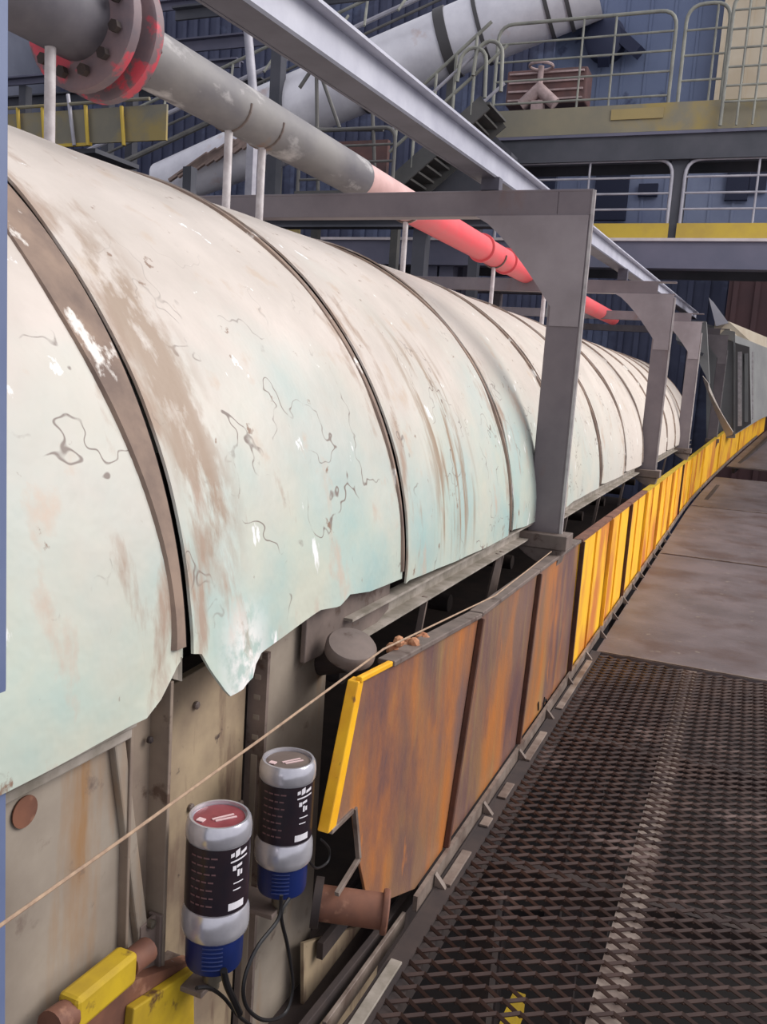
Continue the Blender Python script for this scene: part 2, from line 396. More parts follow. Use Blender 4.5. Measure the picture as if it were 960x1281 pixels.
# ------------------------------------------------------------------ conveyor frame under the hoods
t = thing('conveyor_belt', 'black belt running in the dark gap under the hoods', 'conveyor belt', (-2.3, 1, .7))
m = MB(); rows = []
for Y in [-.9 + i * 1.0 for i in range(19)]:
    rows.append([Vector((x + off(Y), Y, z + rise(Y))) for x, z in ((-3.3, .86), (-2.9, .62), (-2.3, .56), (-1.7, .62), (-1.3, .86))])
m.grid(rows); m.build('belt', m_belt, t, solid=.015)
rol = None
for i in range(12):
    Y = .4 + i * 1.25
    m = MB(); m.cyl((-3.3, Y, .5), (-1.3, Y, .5), .045, 14); m.build('idler_roller', m_under, t, smooth=True)
def prof_channel(t, name, x, Y0, Y1, z0, z1, mt, wdt=.05, n=1):
    m = MB()
    for i in range(n):
        a = Y0 + (Y1 - Y0) * i / n; b = Y0 + (Y1 - Y0) * (i + 1) / n
        for (dx, dz, w_, h_) in ((-wdt, 0, .008, z1 - z0), (-wdt / 2, (z1 - z0) / 2, wdt, .008), (-wdt / 2, -(z1 - z0) / 2, wdt, .008)):
            m.bar((x + dx + off(a), a, (z0 + z1) / 2 + dz), (x + dx + off(b), b, (z0 + z1) / 2 + dz), w_, h_)
    return m.build(name, mt, t)
t = thing('hood_support_channel', 'grey steel channel running under the hood edge above the rusty panels', 'steel channel', (-.95, 2.1, .9))
prof_channel(t, 'channel', -.935, 2.12, 15.2, .875, .945, m_lip, .05, 10)
for Y in (2.75, 3.62, 3.68, 3.74, 5.2, 6.4, 7.7, 9.5, 11.6):
    m = MB(); m.bar((-1.0, Y, .45), (-.95, Y + (.06 if 3.6 < Y < 3.7 else 0), .88), .014, .02); m.build('strut', m_taupe, t)
t = thing('far_side_plate', 'dark far side plate seen through gaps under the hoods', 'steel plate', (-3.7, 8, .0))
m = MB(); m.box((-3.72, 8.1, .45), (.03, 13.8, 1.1)); m.box((-2.3, 8.1, -.12), (2.8, 13.8, .03)); m.build('plate', m_under, t)
for i in range(7):
    Y = .4 + i * 2.4
    for X in (-3.6, -1.15): 
        m = MB(); m.box((X, Y, (PIT - .13) / 2), (.14, .14, -PIT - .13)); m.build('leg', m_under, t)

# nearest beige plate
t = thing('side_plate', 'nearest beige side plate with a rusty round hole, below the first hood', 'steel plate', (-1.0, 1.0, .05), 'side plates under the hoods')
m = MB(); m.prism([(-.985, .55, .945), (-.985, 1.225, .945), (-.985, 1.32, .455), (-.985, 1.32, -.1), (-.985, .55, -.1)], (-.02, 0, 0)); m.build('plate', m_beige, t, bevel=.004)
m = MB(); m.bar((-.978, 1.205, .94), (-.978, 1.30, .455), .03, .018, (1, 0, 0)); m.build('rolled_edge', m_beige, t, bevel=.004)
p = atX(30, 1015, -.983)
m = MB(); m.lathe([(.0, 0), (.022, 0), (.026, .004), (.026, .006), (.0, .006)], p + Vector((-.003, 0, 0)), (1, 0, 0), 24); tag(m.build('plugged_hole', m_rustpipe, t, smooth=True), 'rusty round plug')
m = MB(); m.bar((-.972, .55, .962), (-.972, 1.235, .962), .035, .022); m.bar((-.965, .55, .945), (-.965, 1.23, .945), .008, .03); m.build('top_flange', m_lip, t, bevel=.003)
# upright channel between plates
t = thing('upright_channel', 'taupe upright channel with bolt holes under the first hood seam', 'steel channel', (-1.0, 1.33, 0))
m = MB(); m.box((-1.01, 1.285, .5), (.02, .10, .99)); m.box((-.985, 1.338, .52), (.06, .01, .97)); m.box((-.985, 1.235, .49), (.04, .008, .95)); m.build('web', m_upright, t, bevel=.002)
for px in ((203, 908), (203, 935), (186, 925)):
    p = atX(px[0], px[1], -.99)
    m = MB(); m.lathe([(0, 0), (.007, 0), (.007, .006), (.004, .009), (0, .009)], p, (1, 0, 0), 10); m.build('bolt', m_under, t)
# crumpled torn metal scraps beside the upright
t = thing('crumpled_scrap', 'crumpled torn metal scrap hanging below the first hood corner', 'metal scrap', (-.95, 1.28, .9))
random.seed(4); m = MB(); rows = []
for i in range(9):
    rows.append([atX(158 + 36 * i / 8 + random.uniform(-2, 2), 850 + 45 * j / 7 - 10 * i / 8, -.955 + random.uniform(-.012, .018)) for j in range(8)])
m.grid(rows); m.build('torn_sheet', m_hood, t, solid=.003)
m = MB(); rows = []
for i in range(4): rows.append([atX(212 + 16 * i / 3, 818 + 30 * j / 3 + i * 1.5, -.935 + .004 * (i % 2)) for j in range(4)])
m.grid(rows); m.build('bent_tab', m_lip, t, solid=.003)
# second plate
t = thing('side_plate', 'cream stained side plate behind the two canisters, under the torn hood corner', 'steel plate', (-1.02, 1.7, 0), 'side plates under the hoods')
m = MB(); m.prism([(-1.02, 1.345, .93), (-1.02, 1.40, .955), (-1.02, 1.72, .975), (-1.02, 1.72, -.12), (-1.02, 1.345, -.12)], (-.02, 0, 0)); m.build('plate', m_cream, t, bevel=.003)
for px in ((245, 882), (238, 1010), (205, 1060), (300, 1005)):
    p = atX(px[0], px[1], -1.018)
    m = MB(); m.lathe([(0, 0), (.009, 0), (.009, .005), (.005, .008), (0, .008)], p, (1, 0, 0), 10); m.build('bolt', m_taupe, t)
t = thing('side_plate', 'grey brown end plate with a notched edge, left of the dark gap', 'steel plate', (-1.0, 1.9, 0), 'side plates under the hoods')
m = MB()
e = [(1.735, .97)]
for k in range(5):
    z = .93 - k * .05; e += [(1.735, z), (1.75, z - .008), (1.75, z - .028), (1.735, z - .036)]
m.prism([(-.99, y, z) for y, z in e] + [(-.99, 1.735, -.12), (-.99, 2.09, -.12), (-.99, 2.09, .93), (-.99, 2.0, .985)], (-.02, 0, 0)); m.build('plate', m_beige, t, bevel=.003)
m = MB(); m.box((-1.0, 1.742, .45), (.05, .012, 1.0)); m.build('notched_flange', m_taupe, t)
t = thing('side_plate', 'brown grey plate between the second hood and the round pad', 'steel plate', (-.97, 2.2, .8), 'side plates under the hoods')
m = MB(); m.prism([(-.962, 1.9, .88), (-.962, 1.9, 1.03), (-.962, 2.45, .99), (-.962, 2.45, .90), (-.962, 2.3, .86)], (-.015, 0, 0)); m.build('plate', m_taupe, t, bevel=.003)
t = thing('roller_bearing_cap', 'dark grey round pad sticking out above the dark gap', 'roller cap', (-.9, 1.95, .93))
c = atX(440, 808, -.87)
m = MB(); m.lathe([(0, -.03), (.058, -.03), (.066, -.024), (.066, .0), (.060, .008), (.0, .010)], c, (.30, -.30, .9), 32); m.build('cap', m_taupe, t, smooth=True)
m = MB(); m.cyl(c + Vector((-.02, .03, -.04)), c + Vector((-.16, .1, -.1)), .04); m.build('stub', m_under, t)

# ------------------------------------------------------------------ side guard panels
XP = -.79
def panel(poly, label, mt, ribs=(), group='steel guard panels along the walkway', name='walkway_guard'):
    base = Vector((XP + off(poly[0][0]), poly[0][0], .05))
    t = thing(name, label, 'guard panel', base, group)
    m = MB(); m.prism([(XP + off(y), y, z) for y, z in poly], (-.008, 0, 0)); o = m.build('plate', mt, t, bevel=.002)
    return t
def rib(t, y0, z0, y1, z1, mt, w_=.018, d=.02):
    m = MB(); m.bar((XP + d / 2 + off(y0), y0, z0), (XP + d / 2 + off(y1), y1, z1), d, w_, (0, 1, 0)); return m.build('rib', mt, t, bevel=.003)
def toprail(t, y0, z0, y1, z1, mt):
    m = MB(); m.bar((XP - .012 + off(y0), y0, z0), (XP - .012 + off(y1), y1, z1), .05, .016); return m.build('top_flange', mt, t, bevel=.003)
t = panel([(1.735, .56), (1.858, .885), (2.30, .855), (2.865, .812), (2.665, .045), (2.40, .045), (2.02, .20), (1.92, .40), (1.87, .545)], 'nearest rusty guard panel with a bright yellow front edge', m_rust)
m = MB(); m.prism([(XP + .004, y, z) for y, z in ((1.722, .555), (1.842, .885), (1.875, .885), (1.765, .555))], (-.03, 0, 0)); tag(m.build('front_edge', m_yel2, t, bevel=.003), 'bright yellow front edge')
m = MB(); m.bar((XP, 1.85, .888), (XP, 2.05, .872), .016, .014); tag(m.build('front_corner', m_yel2, t, bevel=.003), 'yellow painted top corner')
toprail(t, 2.05, .872, 2.865, .816, m_taupe)
m = MB(); m.bar((XP, 1.74, .552), (XP, 1.86, .55), .012, .012, (1, 0, 0)); m.bar((XP, 1.875, .55), (XP, 1.925, .39), .012, .012, (1, 0, 0)); m.bar((XP, 1.925, .39), (XP, 1.80, .36), .012, .012, (1, 0, 0)); m.build('notch_bracket', m_edge, t, bevel=.001)
t = panel([(2.672, .045), (2.872, .812), (3.765, .808), (3.65, .045)], 'second rusty guard panel from the front, orange-stained, between two dark ribs', m_rust)
rib(t, 2.672, .05, 2.872, .805, m_rib); toprail(t, 2.872, .818, 3.765, .812, m_taupe)
t = panel([(3.66, .045), (3.772, .808), (4.765, .80), (4.80, .03)], 'third guard panel, brown-grey with small dark marks near its foot, under the first gantry', m_rust)
rib(t, 3.66, .05, 3.772, .80, m_rib, .02); toprail(t, 3.772, .812, 4.765, .80, m_taupe)
m = MB(); random.seed(3)
for k, (sx, sy) in enumerate([(674, 888), (680, 884), (684, 884), (689, 880), (693, 880), (698, 876)]):
    a = atX(sx, sy, XP + .003); 
    m.bar(a, a + Vector((0, .015 if k % 2 else -.02, .045)), .004, .012, (0, 1, 0))
    if k % 2: m.bar(a + Vector((0, -.01, .02)), a + Vector((0, .05, .022)), .004, .008, (0, 0, 1))
tag(m.build('stencil_mark', m_cable, t), 'small dark stencilled marks')
yl = ['first yellow guard panel, orange-rusted at its top, right after the brown panels', 'second yellow guard panel, striped with rust, past the first gantry post', 'third yellow guard panel, mostly orange rust, left of the second gantry post',
      'yellow guard panel directly under the second gantry post', 'bright yellow guard panel just past the second gantry post', 'bright yellow guard panel midway between second and third gantry posts',
      'yellow guard panel under the third gantry post', 'yellow guard panel below the torn hanging flap', 'far yellow guard panel where the line starts to bend', 'far yellow guard panel in the bend',
      'farthest yellow guard panel at the right picture edge']
yb = [4.80, 5.9, 6.9, 8.0, 9.3, 10.8, 12.4, 14.0, 15.8, 17.8, 20.0, 22.6]
for i in range(11):
    a, b = yb[i], yb[i + 1]; n = 1 if b < 14 else 4; poly = []
    zt = lambda y: .79 - .012 * max(0, min(y, 14) - 5) * .6 + rise(y)
    zl = lambda y: .02 - .004 * (min(y, 14) - 5) + rise(y)
    base = Vector((XP + off(a), a, .05 + rise(a))); t = thing('walkway_guard', yl[i], 'guard panel', base, 'steel guard panels along the walkway')
    m = MB(); up = [Vector((XP + off(a + .01 + (b - a - .02) * k / n), a + .01 + (b - a - .02) * k / n, 0)) for k in range(n + 1)]
    m.grid([[q + Vector((0, 0, zl(q.y))) for q in up], [q + Vector((0, 0, zt(q.y))) for q in up]])
    m.build('plate', m_yel, t, solid=.01)
    rr = MB(); rr.bar((XP + .012 + off(a), a + .015, zl(a)), (XP + .012 + off(a), a + .02, zt(a)), .024, .022, (0, 1, 0)); rr.build('rib', m_rib if i in (0, 2, 6) else m_yel, t)
    if i < 8:
        mid = a + (b - a) * .5
        rr = MB(); rr.bar((XP + .005 + off(mid), mid, zl(mid)), (XP + .005 + off(mid), mid, zt(mid)), .010, .014, (0, 1, 0)); rr.build('rib', m_yel, t)
    rr = MB()
    for k in range(n): rr.bar(up[k] + Vector((-.012, 0, zt(up[k].y) + .005)), up[k + 1] + Vector((-.012, 0, zt(up[k + 1].y) + .005)), .05, .016)
    rr.build('top_flange', m_rustpipe if i < 3 else m_yeldull, t)
# toe angle along the foot of the panels
t = thing('panel_foot_rail', 'brown steel foot rail running along the bottom of the guard panels', 'steel rail', (XP, 2.4, .02))
m = MB()
for i in range(13):
    a = 2.35 + i * 1.5; b = a + 1.5
    m.bar((XP + .02 + off(a), a, .03 + rise(a)), (XP + .02 + off(b), b, .03 + rise(b)), .014, .05)
m.build('rail', m_edge, t)
for i in range(16):
    Y = 2.5 + i * .55
    m = MB(); m.prism([(XP + .03, Y, .05), (XP + .075, Y, .0), (XP + .03, Y, .0)], (0, .02, 0)); m.build('lug', m_edge, t)

# orange debris on the panel top
t = thing('debris_heap', 'orange clump of debris lying on top of the nearest rusty panel', 'debris', atX(512, 812, -.82))
random.seed(8); m = MB()
for k in range(9):
    p = atX(492 + k * 5.2 + random.uniform(-2, 2), 806 + random.uniform(-5, 6) - k * .7, -.82 + random.uniform(-.02, .02)); r = random.uniform(.012, .022)
    m.lathe([(r * .2, -r), (r * .8, -r * .6), (r, 0), (r * .7, r * .7), (r * .15, r)], p, (random.uniform(-.5, .5), random.uniform(-.5, .5), 1), 8); m.build('clump', m_debris, t); m = MB()

# ------------------------------------------------------------------ pull cord
m = MB(); pts = [Vector((-.72, .35, .955)), Vector((-.72, 1.2, .965)), Vector((-.72, 1.8, .985)), Vector((-.74, 2.6, .93)), Vector((-.76, 3.4, .86)), Vector((-.79, 4.2, .84))]
pts = [atX(-60, 1198, -.72), atX(0, 1158, -.72), atX(160, 1045, -.72), atX(330, 922, -.72), atX(480, 812, -.73), atX(620, 745, -.76), atX(690, 690, -.79)]
sm = []
for i in range(len(pts) - 1):
    for k in range(6): sm.append(pts[i].lerp(pts[i + 1], k / 6))
sm.append(pts[-1]); m.tube(sm, .0025, 8)
tag(m.build('pull_cord', m_rope, base=pts[0], smooth=True), 'thin tan pull cord stretched in front of the side plates up to the first gantry', 'cord')

# ------------------------------------------------------------------ gantries
XR, XL = -.80, -3.85
def gantry(Y, label, zt=2.52, first=False):
    dx = off(Y)
    t = thing('gantry_frame', label, 'gantry frame', (XR + dx, Y, .8), 'grey gantry frames over the conveyor')
    m = MB(); m.box((XR - .085 + dx, Y, 1.66), (.15, .012, 1.72)); m.box((XR - .005 + dx, Y + .03, 1.66), (.012, .075, 1.72)); m.box((XR - .16 + dx, Y + .03, 1.66), (.008, .06, 1.72)); m.build('post', m_gantry, t, bevel=.003)
    m = MB(); m.box((XR + .004 + dx, Y - .004, 1.66), (.014, .012, 1.72)); m.build('post_edge', m_gantry_edge, t)  # pale strip paints the light caught on the post edge
    m = MB(); m.box(((XR - .161 + XL) / 2 + dx, Y, zt - .055), (XR - .161 - XL, .012, .11)); m.box(((XR + XL) / 2 + dx, Y + .03, zt), (XR - XL, .075, .012)); m.box(((XR + XL) / 2 + dx, Y + .03, zt - .11), (XR - XL, .075, .010)); m.build('beam', m_gantry, t, bevel=.003)
    # corner gusset with curved hypotenuse
    poly = [(XR - .01, zt - .112), (XR - .56, zt - .112)]
    for k in range(7):
        u = k / 6; poly.append((XR - .56 + .41 * u, zt - .112 - .42 * u ** 1.35))
    poly += [(XR - .15, zt - .62), (XR - .01, zt - .62)]
    m = MB(); m.prism([(x + dx, Y - .012, z) for x, z in poly], (0, .010, 0)); m.build('gusset', m_gusset, t)
    m = MB(); m.box((XR - .07 + dx, Y, .875), (.24, .16, .07)); m.prism([(XR + .03 + dx, Y - .07, .84), (XR - .20 + dx, Y - .07, .84), (XR - .15 + dx, Y - .07, .80), (XR + .0 + dx, Y - .07, .72)], (0, .14, 0)); m.build('base_plate', m_taupe, t, bevel=.004)
    m = MB(); m.box((XL + .08 + dx, Y, (zt + PIT) / 2), (.15, .07, zt - PIT)); m.build('rear_post', m_gantry, t)
    return t
gantry(4.25, 'nearest grey gantry frame, its post standing between brown and yellow panels')
gantry(8.74, 'second grey gantry frame from the front', 2.66)
gantry(13.2, 'third grey gantry frame, in front of the hanging torn flap', 2.78)
gantry(17.4, 'farthest grey gantry frame, beside the pale grey transfer house', 2.9)

# slate column at the left edge
t = thing('steel_column', 'slate blue column filling the left picture edge', 'column', (-.9, .8, PIT))
m = MB(); a = at(12, 0, .91); b = at(7, 1000, .91); xr = (a.x + b.x) / 2
m.box((xr - .005, .86, .6), (.010, .10, 7.6)); m.box((xr - .055, .86, .6), (.10, .010, 7.6)); m.box((xr - .11, .86, .6), (.010, .10, 7.6)); m.build('column', m_steelpost, t, bevel=.002)

# ------------------------------------------------------------------ overhead pipe
t = thing('overhead_pipe', 'long grey pipe turning pink then coral red above the hoods', 'pipe', (-2.23, 3, 2.71))
def pz(Y): return 2.715 + .0009 * max(0, Y - 6) ** 2
def ptube(y0, y1, r, mt, n=8):
    m = MB(); m.tube([(-2.23, y0 + (y1 - y0) * i / n, pz(y0 + (y1 - y0) * i / n)) for i in range(n + 1)], r, 28); return m.build('pipe_run', mt, t, smooth=True)
ptube(2.6, 4.72, .108, m_pipe); tag(ptube(4.72, 5.55, .100, m_pinkpipe), 'faded pink pipe length'); tag(ptube(5.55, 14.5, .100, m_redpipe), 'coral red pipe length')
tag(ptube(1.6, 2.55, .135, m_pipe_dark), 'dark thick pipe end')
for Y in (2.50, 2.62):
    m = MB(); m.lathe([(0, -.028), (.215, -.028), (.225, -.02), (.225, .02), (.215, .028), (0, .028)], (-2.23, Y, 2.715), (0, 1, 0), 40); f = m.build('flange', m_flange, t, smooth=True)
    if Y > 2.55:
        for k in range(12):
            a = 2 * pi * (k + .5) / 12
            for yy in (2.44, 2.655):
                m = MB(); m.lathe([(0, 0), (.02, 0), (.02, .022), (0, .022)], (-2.23 + .178 * cos(a), yy, 2.715 + .178 * sin(a)), (0, 1, 0), 6); m.build('bolt', m_under, f)
for Y in (7.2, 7.95, 10.9):
    m = MB(); m.lathe([(0, -.012), (.118, -.012), (.118, .012), (0, .012)], (-2.23, Y, pz(Y)), (0, 1, 0), 28); m.build('pipe_clamp', m_redpipe, t, smooth=True)
for Y, lb in ((2.35, 'rusty-footed pipe support under the red-painted flange'), (3.40, 'thin brownish pipe support left of the pair behind the first hood seam'), (3.68, 'short white pipe support beside the grey pipe before the gantry beam'), (5.5, 'pale pipe support seen under the first gantry beam'), (7.6, 'white pipe support below the coral red pipe'), (9.6, 'small pale pipe support right of the first gantry post'), (11.4, 'tiny far pipe support near the second gantry gusset')):
    t2 = thing('pipe_support', lb, 'pipe support', (-2.23, Y, 2.24), 'posts carrying the overhead pipe')
    m = MB(); m.cyl((-2.23, Y, 2.24), (-2.23, Y, pz(Y) - .104), .018 if Y < 9 else .024, 12); m.build('post', m_white, t2, smooth=True)
    m = MB(); m.box((-2.23, Y, 2.245), (.12, .09, .012)); m.build('foot', m_rustpipe, t2)
    m = MB(); m.tube([(-2.23 + .108 * cos(a), Y, pz(Y) + .108 * sin(a)) for a in [pi + pi * k / 10 for k in range(11)]], .007, 6); m.build('saddle', m_taupe, t2)

# lavender channel
t = thing('overhead_channel', 'lavender grey steel channel slanting across the top above the hoods', 'steel channel', (-1.3, 3, 2.6))
def lz(Y): return EYE + .875 + .0410 * Y
A = Vector((-1.3, 1.2, lz(1.2))); B = Vector((-1.3, 19.0, lz(19.0)))
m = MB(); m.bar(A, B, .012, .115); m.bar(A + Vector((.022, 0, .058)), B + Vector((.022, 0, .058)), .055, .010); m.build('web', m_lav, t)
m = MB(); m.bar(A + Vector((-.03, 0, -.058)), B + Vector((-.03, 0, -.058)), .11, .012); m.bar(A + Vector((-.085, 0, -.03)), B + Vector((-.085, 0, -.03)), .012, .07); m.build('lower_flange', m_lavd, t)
for Y, zt in ((4.25, 2.53), (8.74, 2.67), (13.2, 2.79)):
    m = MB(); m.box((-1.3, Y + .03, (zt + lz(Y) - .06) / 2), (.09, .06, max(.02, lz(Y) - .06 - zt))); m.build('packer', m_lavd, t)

# ------------------------------------------------------------------ lubricator canisters
def canister(cx, cy, ztop, label, red, rot, s=1.0):
    H = .325; zb_ = ztop - H
    t = thing('lubricator_canister', label, 'canister', (cx, cy, zb_), 'silver and blue grease canisters')
    c = Vector((cx, cy, zb_)); R = .060 * s
    m = MB(); m.lathe([(0, 0), (R * .55, 0), (R * .62, .004), (R * .86, .012), (R * .90, .02), (R * .92, .09), (0, .09)], c, (0, 0, 1), 48); b = m.build('base', m_blue, t, smooth=True)
    m = MB()
    for k in range(6):
        a0 = rot - .5; z = .028 + k * .009
        m.tube([c + Vector((R * .915 * cos(a0 + .7 * q / 6), R * .915 * sin(a0 + .7 * q / 6), z + .0)) for q in range(7)], .0022, 6)
    m.build('grip_ribs', m_blue, b, smooth=True)
    m = MB(); m.lathe([(0, .082), (R * .96, .082), (R * 1.04, .088), (R * 1.07, .100), (R * 1.06, .128), (R * .99, .142), (0, .142)], c, (0, 0, 1), 48); m.build('collar', m_silver, t, smooth=True)
    m = MB(); m.lathe([(0, .138), (R * .985, .138), (R * .985, .292), (0, .292)], c, (0, 0, 1), 48); m.build('body', m_silver, t, smooth=True)
    m = MB(); m.lathe([(0, .283), (R * .99, .283), (R * 1.03, .287), (R * 1.03, .306), (R * .99, .319), (R * .93, .325), (R * .86, .325), (R * .84, .317), (0, .315)], c, (0, 0, 1), 48); m.build('cap', m_silver, t, smooth=True)
    def patch(a0, a1, z0, z1, rr, mt, par, nm, sl=0):
        m = MB(); n = 48
        m.grid([[c + Vector((rr * cos(a0 + (a1 - a0) * i / n), rr * sin(a0 + (a1 - a0) * i / n), z + sl * i / n)) for z in (z0, z1)] for i in range(n + 1)])
        return m.build(nm, mt, par, smooth=True)
    lb = patch(rot - 1.9, rot + 1.9, .146, .282, R * 1.0, m_label, t, 'label')
    rnd = random.Random(5)
    # right block: slanted script-like white print and a white box; left block: faded lines
    m = MB()
    def strip(a0, a1, z0, z1, sl=0, rr=R * 1.012):
        n = 5; m.grid([[c + Vector((rr * cos(a0 + (a1 - a0) * i / n), rr * sin(a0 + (a1 - a0) * i / n), z - .028 + sl * i / n)) for z in (z0, z1)] for i in range(n + 1)])
    for k, (da, db, z, h, sl) in enumerate([(.30, .42, .292, .008, .002), (.46, .62, .290, .014, .004), (.66, .92, .292, .007, .004), (.30, .95, .281, .0035, .004), (.38, .50, .264, .010, 0), (.52, .72, .268, .006, .003), (.55, .63, .250, .014, 0), (.66, .74, .252, .010, 0), (.42, .80, .236, .0025, 0), (.42, .70, .222, .0025, 0)]):
        strip(rot + da, rot + db, z, z + h, sl)
    m.build('white_print', m_ink, lb)
    m = MB(); strip(rot + .28, rot + .86, .182, .197); m.build('white_box_print', m_ink, lb)
    m = MB()
    for k in range(7):
        z = .292 - k * .0165; a = rot - .98
        for q in range(4):
            l = rnd.uniform(.12, .2); strip(a, a + l, z, z + .0035); a += l + .05
    m.build('faded_print', m_inkd, lb)
    m = MB(); m.lathe([(0, .3155), (R * .80, .3155), (R * .80, .3185), (0, .3195)], c, (0, 0, 1), 40); st = m.build('top_sticker', m_sticker if red else m_taupe, t, smooth=True)
    m = MB(); m.bar(c + Vector((-.005, -.018, .3205)), c + Vector((.02, .02, .3205)), .004, .002); m.bar(c + Vector((.004, -.02, .3205)), c + Vector((.03, .015, .3205)), .004, .002)
    m.bar(c + Vector((-.03, -.03, .3205)), c + Vector((-.015, -.03, .3205)), .012, .002); m.build('sticker_mark', m_stickermark, st)  # pale marks laid on the cap sticker
    m = MB(); m.lathe([(0, -.05), (.014, -.05), (.014, -.03), (.022, -.028), (.022, 0), (0, 0)], c, (0, 0, 1), 16); m.build('outlet_fitting', m_brass, t, smooth=True)
    return t, c
p1 = atX(275, 1018, -.87); p2 = atX(361, 948, -.87)
vr = math.atan2(-p1.y, -p1.x)
can1, c1 = canister(p1.x, p1.y, p1.z + .0, 'nearer silver and navy grease canister with a red sticker on its cap', True, math.atan2(-p1.y, -p1.x) + .1, 1.05)
can2, c2 = canister(p2.x, p2.y, p2.z, 'farther silver and navy grease canister with a grey-brown cap top', False, math.atan2(-p2.y, -p2.x) + .1, 1.04)
for c, lb in ((c1, 'steel bracket holding the nearer canister, bolted left of it'), (c2, 'steel bracket holding the farther canister')):
    t = thing('canister_bracket', lb, 'bracket', c + Vector((-.07, 0, 0)), 'brackets of the grease canisters')
    m = MB(); m.box(c + Vector((-.07, 0, -.045)), (.14, .08, .012)); m.box(c + Vector((-.10, -.085, .05)), (.008, .05, .13)); m.box(c + Vector((-.10, -.06, .05)), (.03, .008, .13)); m.box(c + Vector((-.09, -.04, -.03)), (.008, .06, .03)); m.build('plate', m_taupe, t, bevel=.002)
    for z in (-.02, .04, .11):
        m = MB(); m.lathe([(0, 0), (.009, 0), (.009, .01), (0, .012)], c + Vector((-.096, -.085, z)), (1, 0, 0), 8); m.build('bolt', m_brass, t)
def bez(pts, n=10):
    out = []
    P = [Vector(p) for p in pts]
    for i in range(len(P) - 1):
        p0 = P[max(i - 1, 0)]; p1_ = P[i]; p2_ = P[i + 1]; p3 = P[min(i + 2, len(P) - 1)]
        for k in range(n):
            u = k / n
            out.append(.5 * ((2 * p1_) + (-p0 + p2_) * u + (2 * p0 - 5 * p1_ + 4 * p2_ - p3) * u * u + (-p0 + 3 * p1_ - 3 * p2_ + p3) * u ** 3))
    out.append(P[-1]); return out
def cable(px, X, r, label, name='cable'):
    P = bez([atX(x, y, X) for x, y in px]); m = MB(); m.tube(P, r, 8)
    return tag(m.build(name, m_cable, base=P[0], smooth=True), label, 'cable')
cable([(352, 1120), (348, 1150), (322, 1185), (306, 1225), (308, 1258), (330, 1276), (356, 1268), (366, 1235), (360, 1185), (352, 1145), (362, 1124)], -.80, .0042, 'black cable hanging in a teardrop loop below the farther canister')
cable([(280, 1214), (284, 1232), (292, 1250), (300, 1268)], -.82, .007, 'short thick black cable stub under the nearer canister')
cable([(246, 1236), (262, 1236), (280, 1248), (300, 1272), (325, 1290)], -.84, .004, 'thin black cable curving past the nearer canister base')
cable([(402, 1050), (412, 1062), (410, 1078), (396, 1086), (386, 1076)], -.81, .003, 'small wire loop right of the farther canister collar')

# ------------------------------------------------------------------ bits at the lower left
t = thing('guard_bracket', 'dull yellow bracket bar with rusty ends at the bottom left corner', 'bracket', atX(165, 1230, -.95))
X = -.93
m = MB(); m.bar(atX(84, 1268, X), atX(160, 1205, X), .06, .045, (1, 0, 0)); m.build('bar', m_yeldull, t, bevel=.008)
m = MB(); m.tube([atX(160, 1207, X), atX(184, 1188, X)], .024, 14); m.build('rusty_end', m_rustpipe, t, smooth=True)
m = MB(); m.tube([atX(62, 1285, X), atX(86, 1268, X)], .026, 14); m.build('rusty_end', m_rustpipe, t, smooth=True)
m = MB(); m.prism([atX(168, 1262, -.92), atX(243, 1212, -.92), atX(244, 1330, -.92), atX(160, 1340, -.92)], (-.02, 0, 0)); m.build('yellow_plate', m_yeldull, t, bevel=.003)
m = MB(); m.prism([atX(88, 1290, -.94), atX(165, 1228, -.94), atX(243, 1200, -.94), atX(243, 1214, -.94), atX(150, 1300, -.94), atX(80, 1320, -.94)], (-.03, 0, 0)); m.build('brown_board', m_rustpipe, t)
t = thing('rusty_pipe_stub', 'rusty brown pipe stub poking out below the nearest panel notch', 'pipe', atX(440, 1135, -.8))
a = atX(392, 1128, -.86); b = atX(478, 1140, -.70)
m = MB(); m.tube([a, b], .043, 28); m.build('pipe', m_rustpipe, t, smooth=True)
m = MB(); m.lathe([(0, 0), (.052, 0), (.054, .004), (.054, .012), (.05, .016), (0, .016)], b, (b - a), 28); m.build('end_collar', m_rustpipe, t, smooth=True)
m = MB(); m.lathe([(0, 0), (.06, 0), (.06, .02), (0, .02)], a, (b - a), 28); m.build('wall_collar', m_under, t, smooth=True)
# sloping members under the near panel
t = thing('lower_frame_rail', 'pair of brown sloping rails below the nearest panel, beside the walkway', 'steel rail', atX(450, 1200, -.85))
for (q0, q1, X, w_) in (((520, 1112), (372, 1300), -.84, .02), ((505, 1150), (405, 1290), -.80, .012), ((470, 1100), (400, 1190), -.92, .02)):
    m = MB(); m.bar(atX(*q0, X), atX(*q1, X), w_, .05, (0, 0, 1)); m.build('rail', m_edge if w_ < .015 else m_under, t, bevel=.002)
m = MB(); m.prism([atX(380, 1180, -.94), atX(480, 1150, -.94), atX(470, 1230, -.94), atX(380, 1340, -.94)], (-.01, 0, 0)); m.build('gusset', m_cream, t)
t = thing('lower_skirt', 'dark brown plate low behind the grease canisters', 'steel plate', (-1.06, 1.8, -.8))
m = MB(); m.box((-1.06, 2.6, -.45), (.02, 5.5, .75)); m.build('plate', m_under, t)

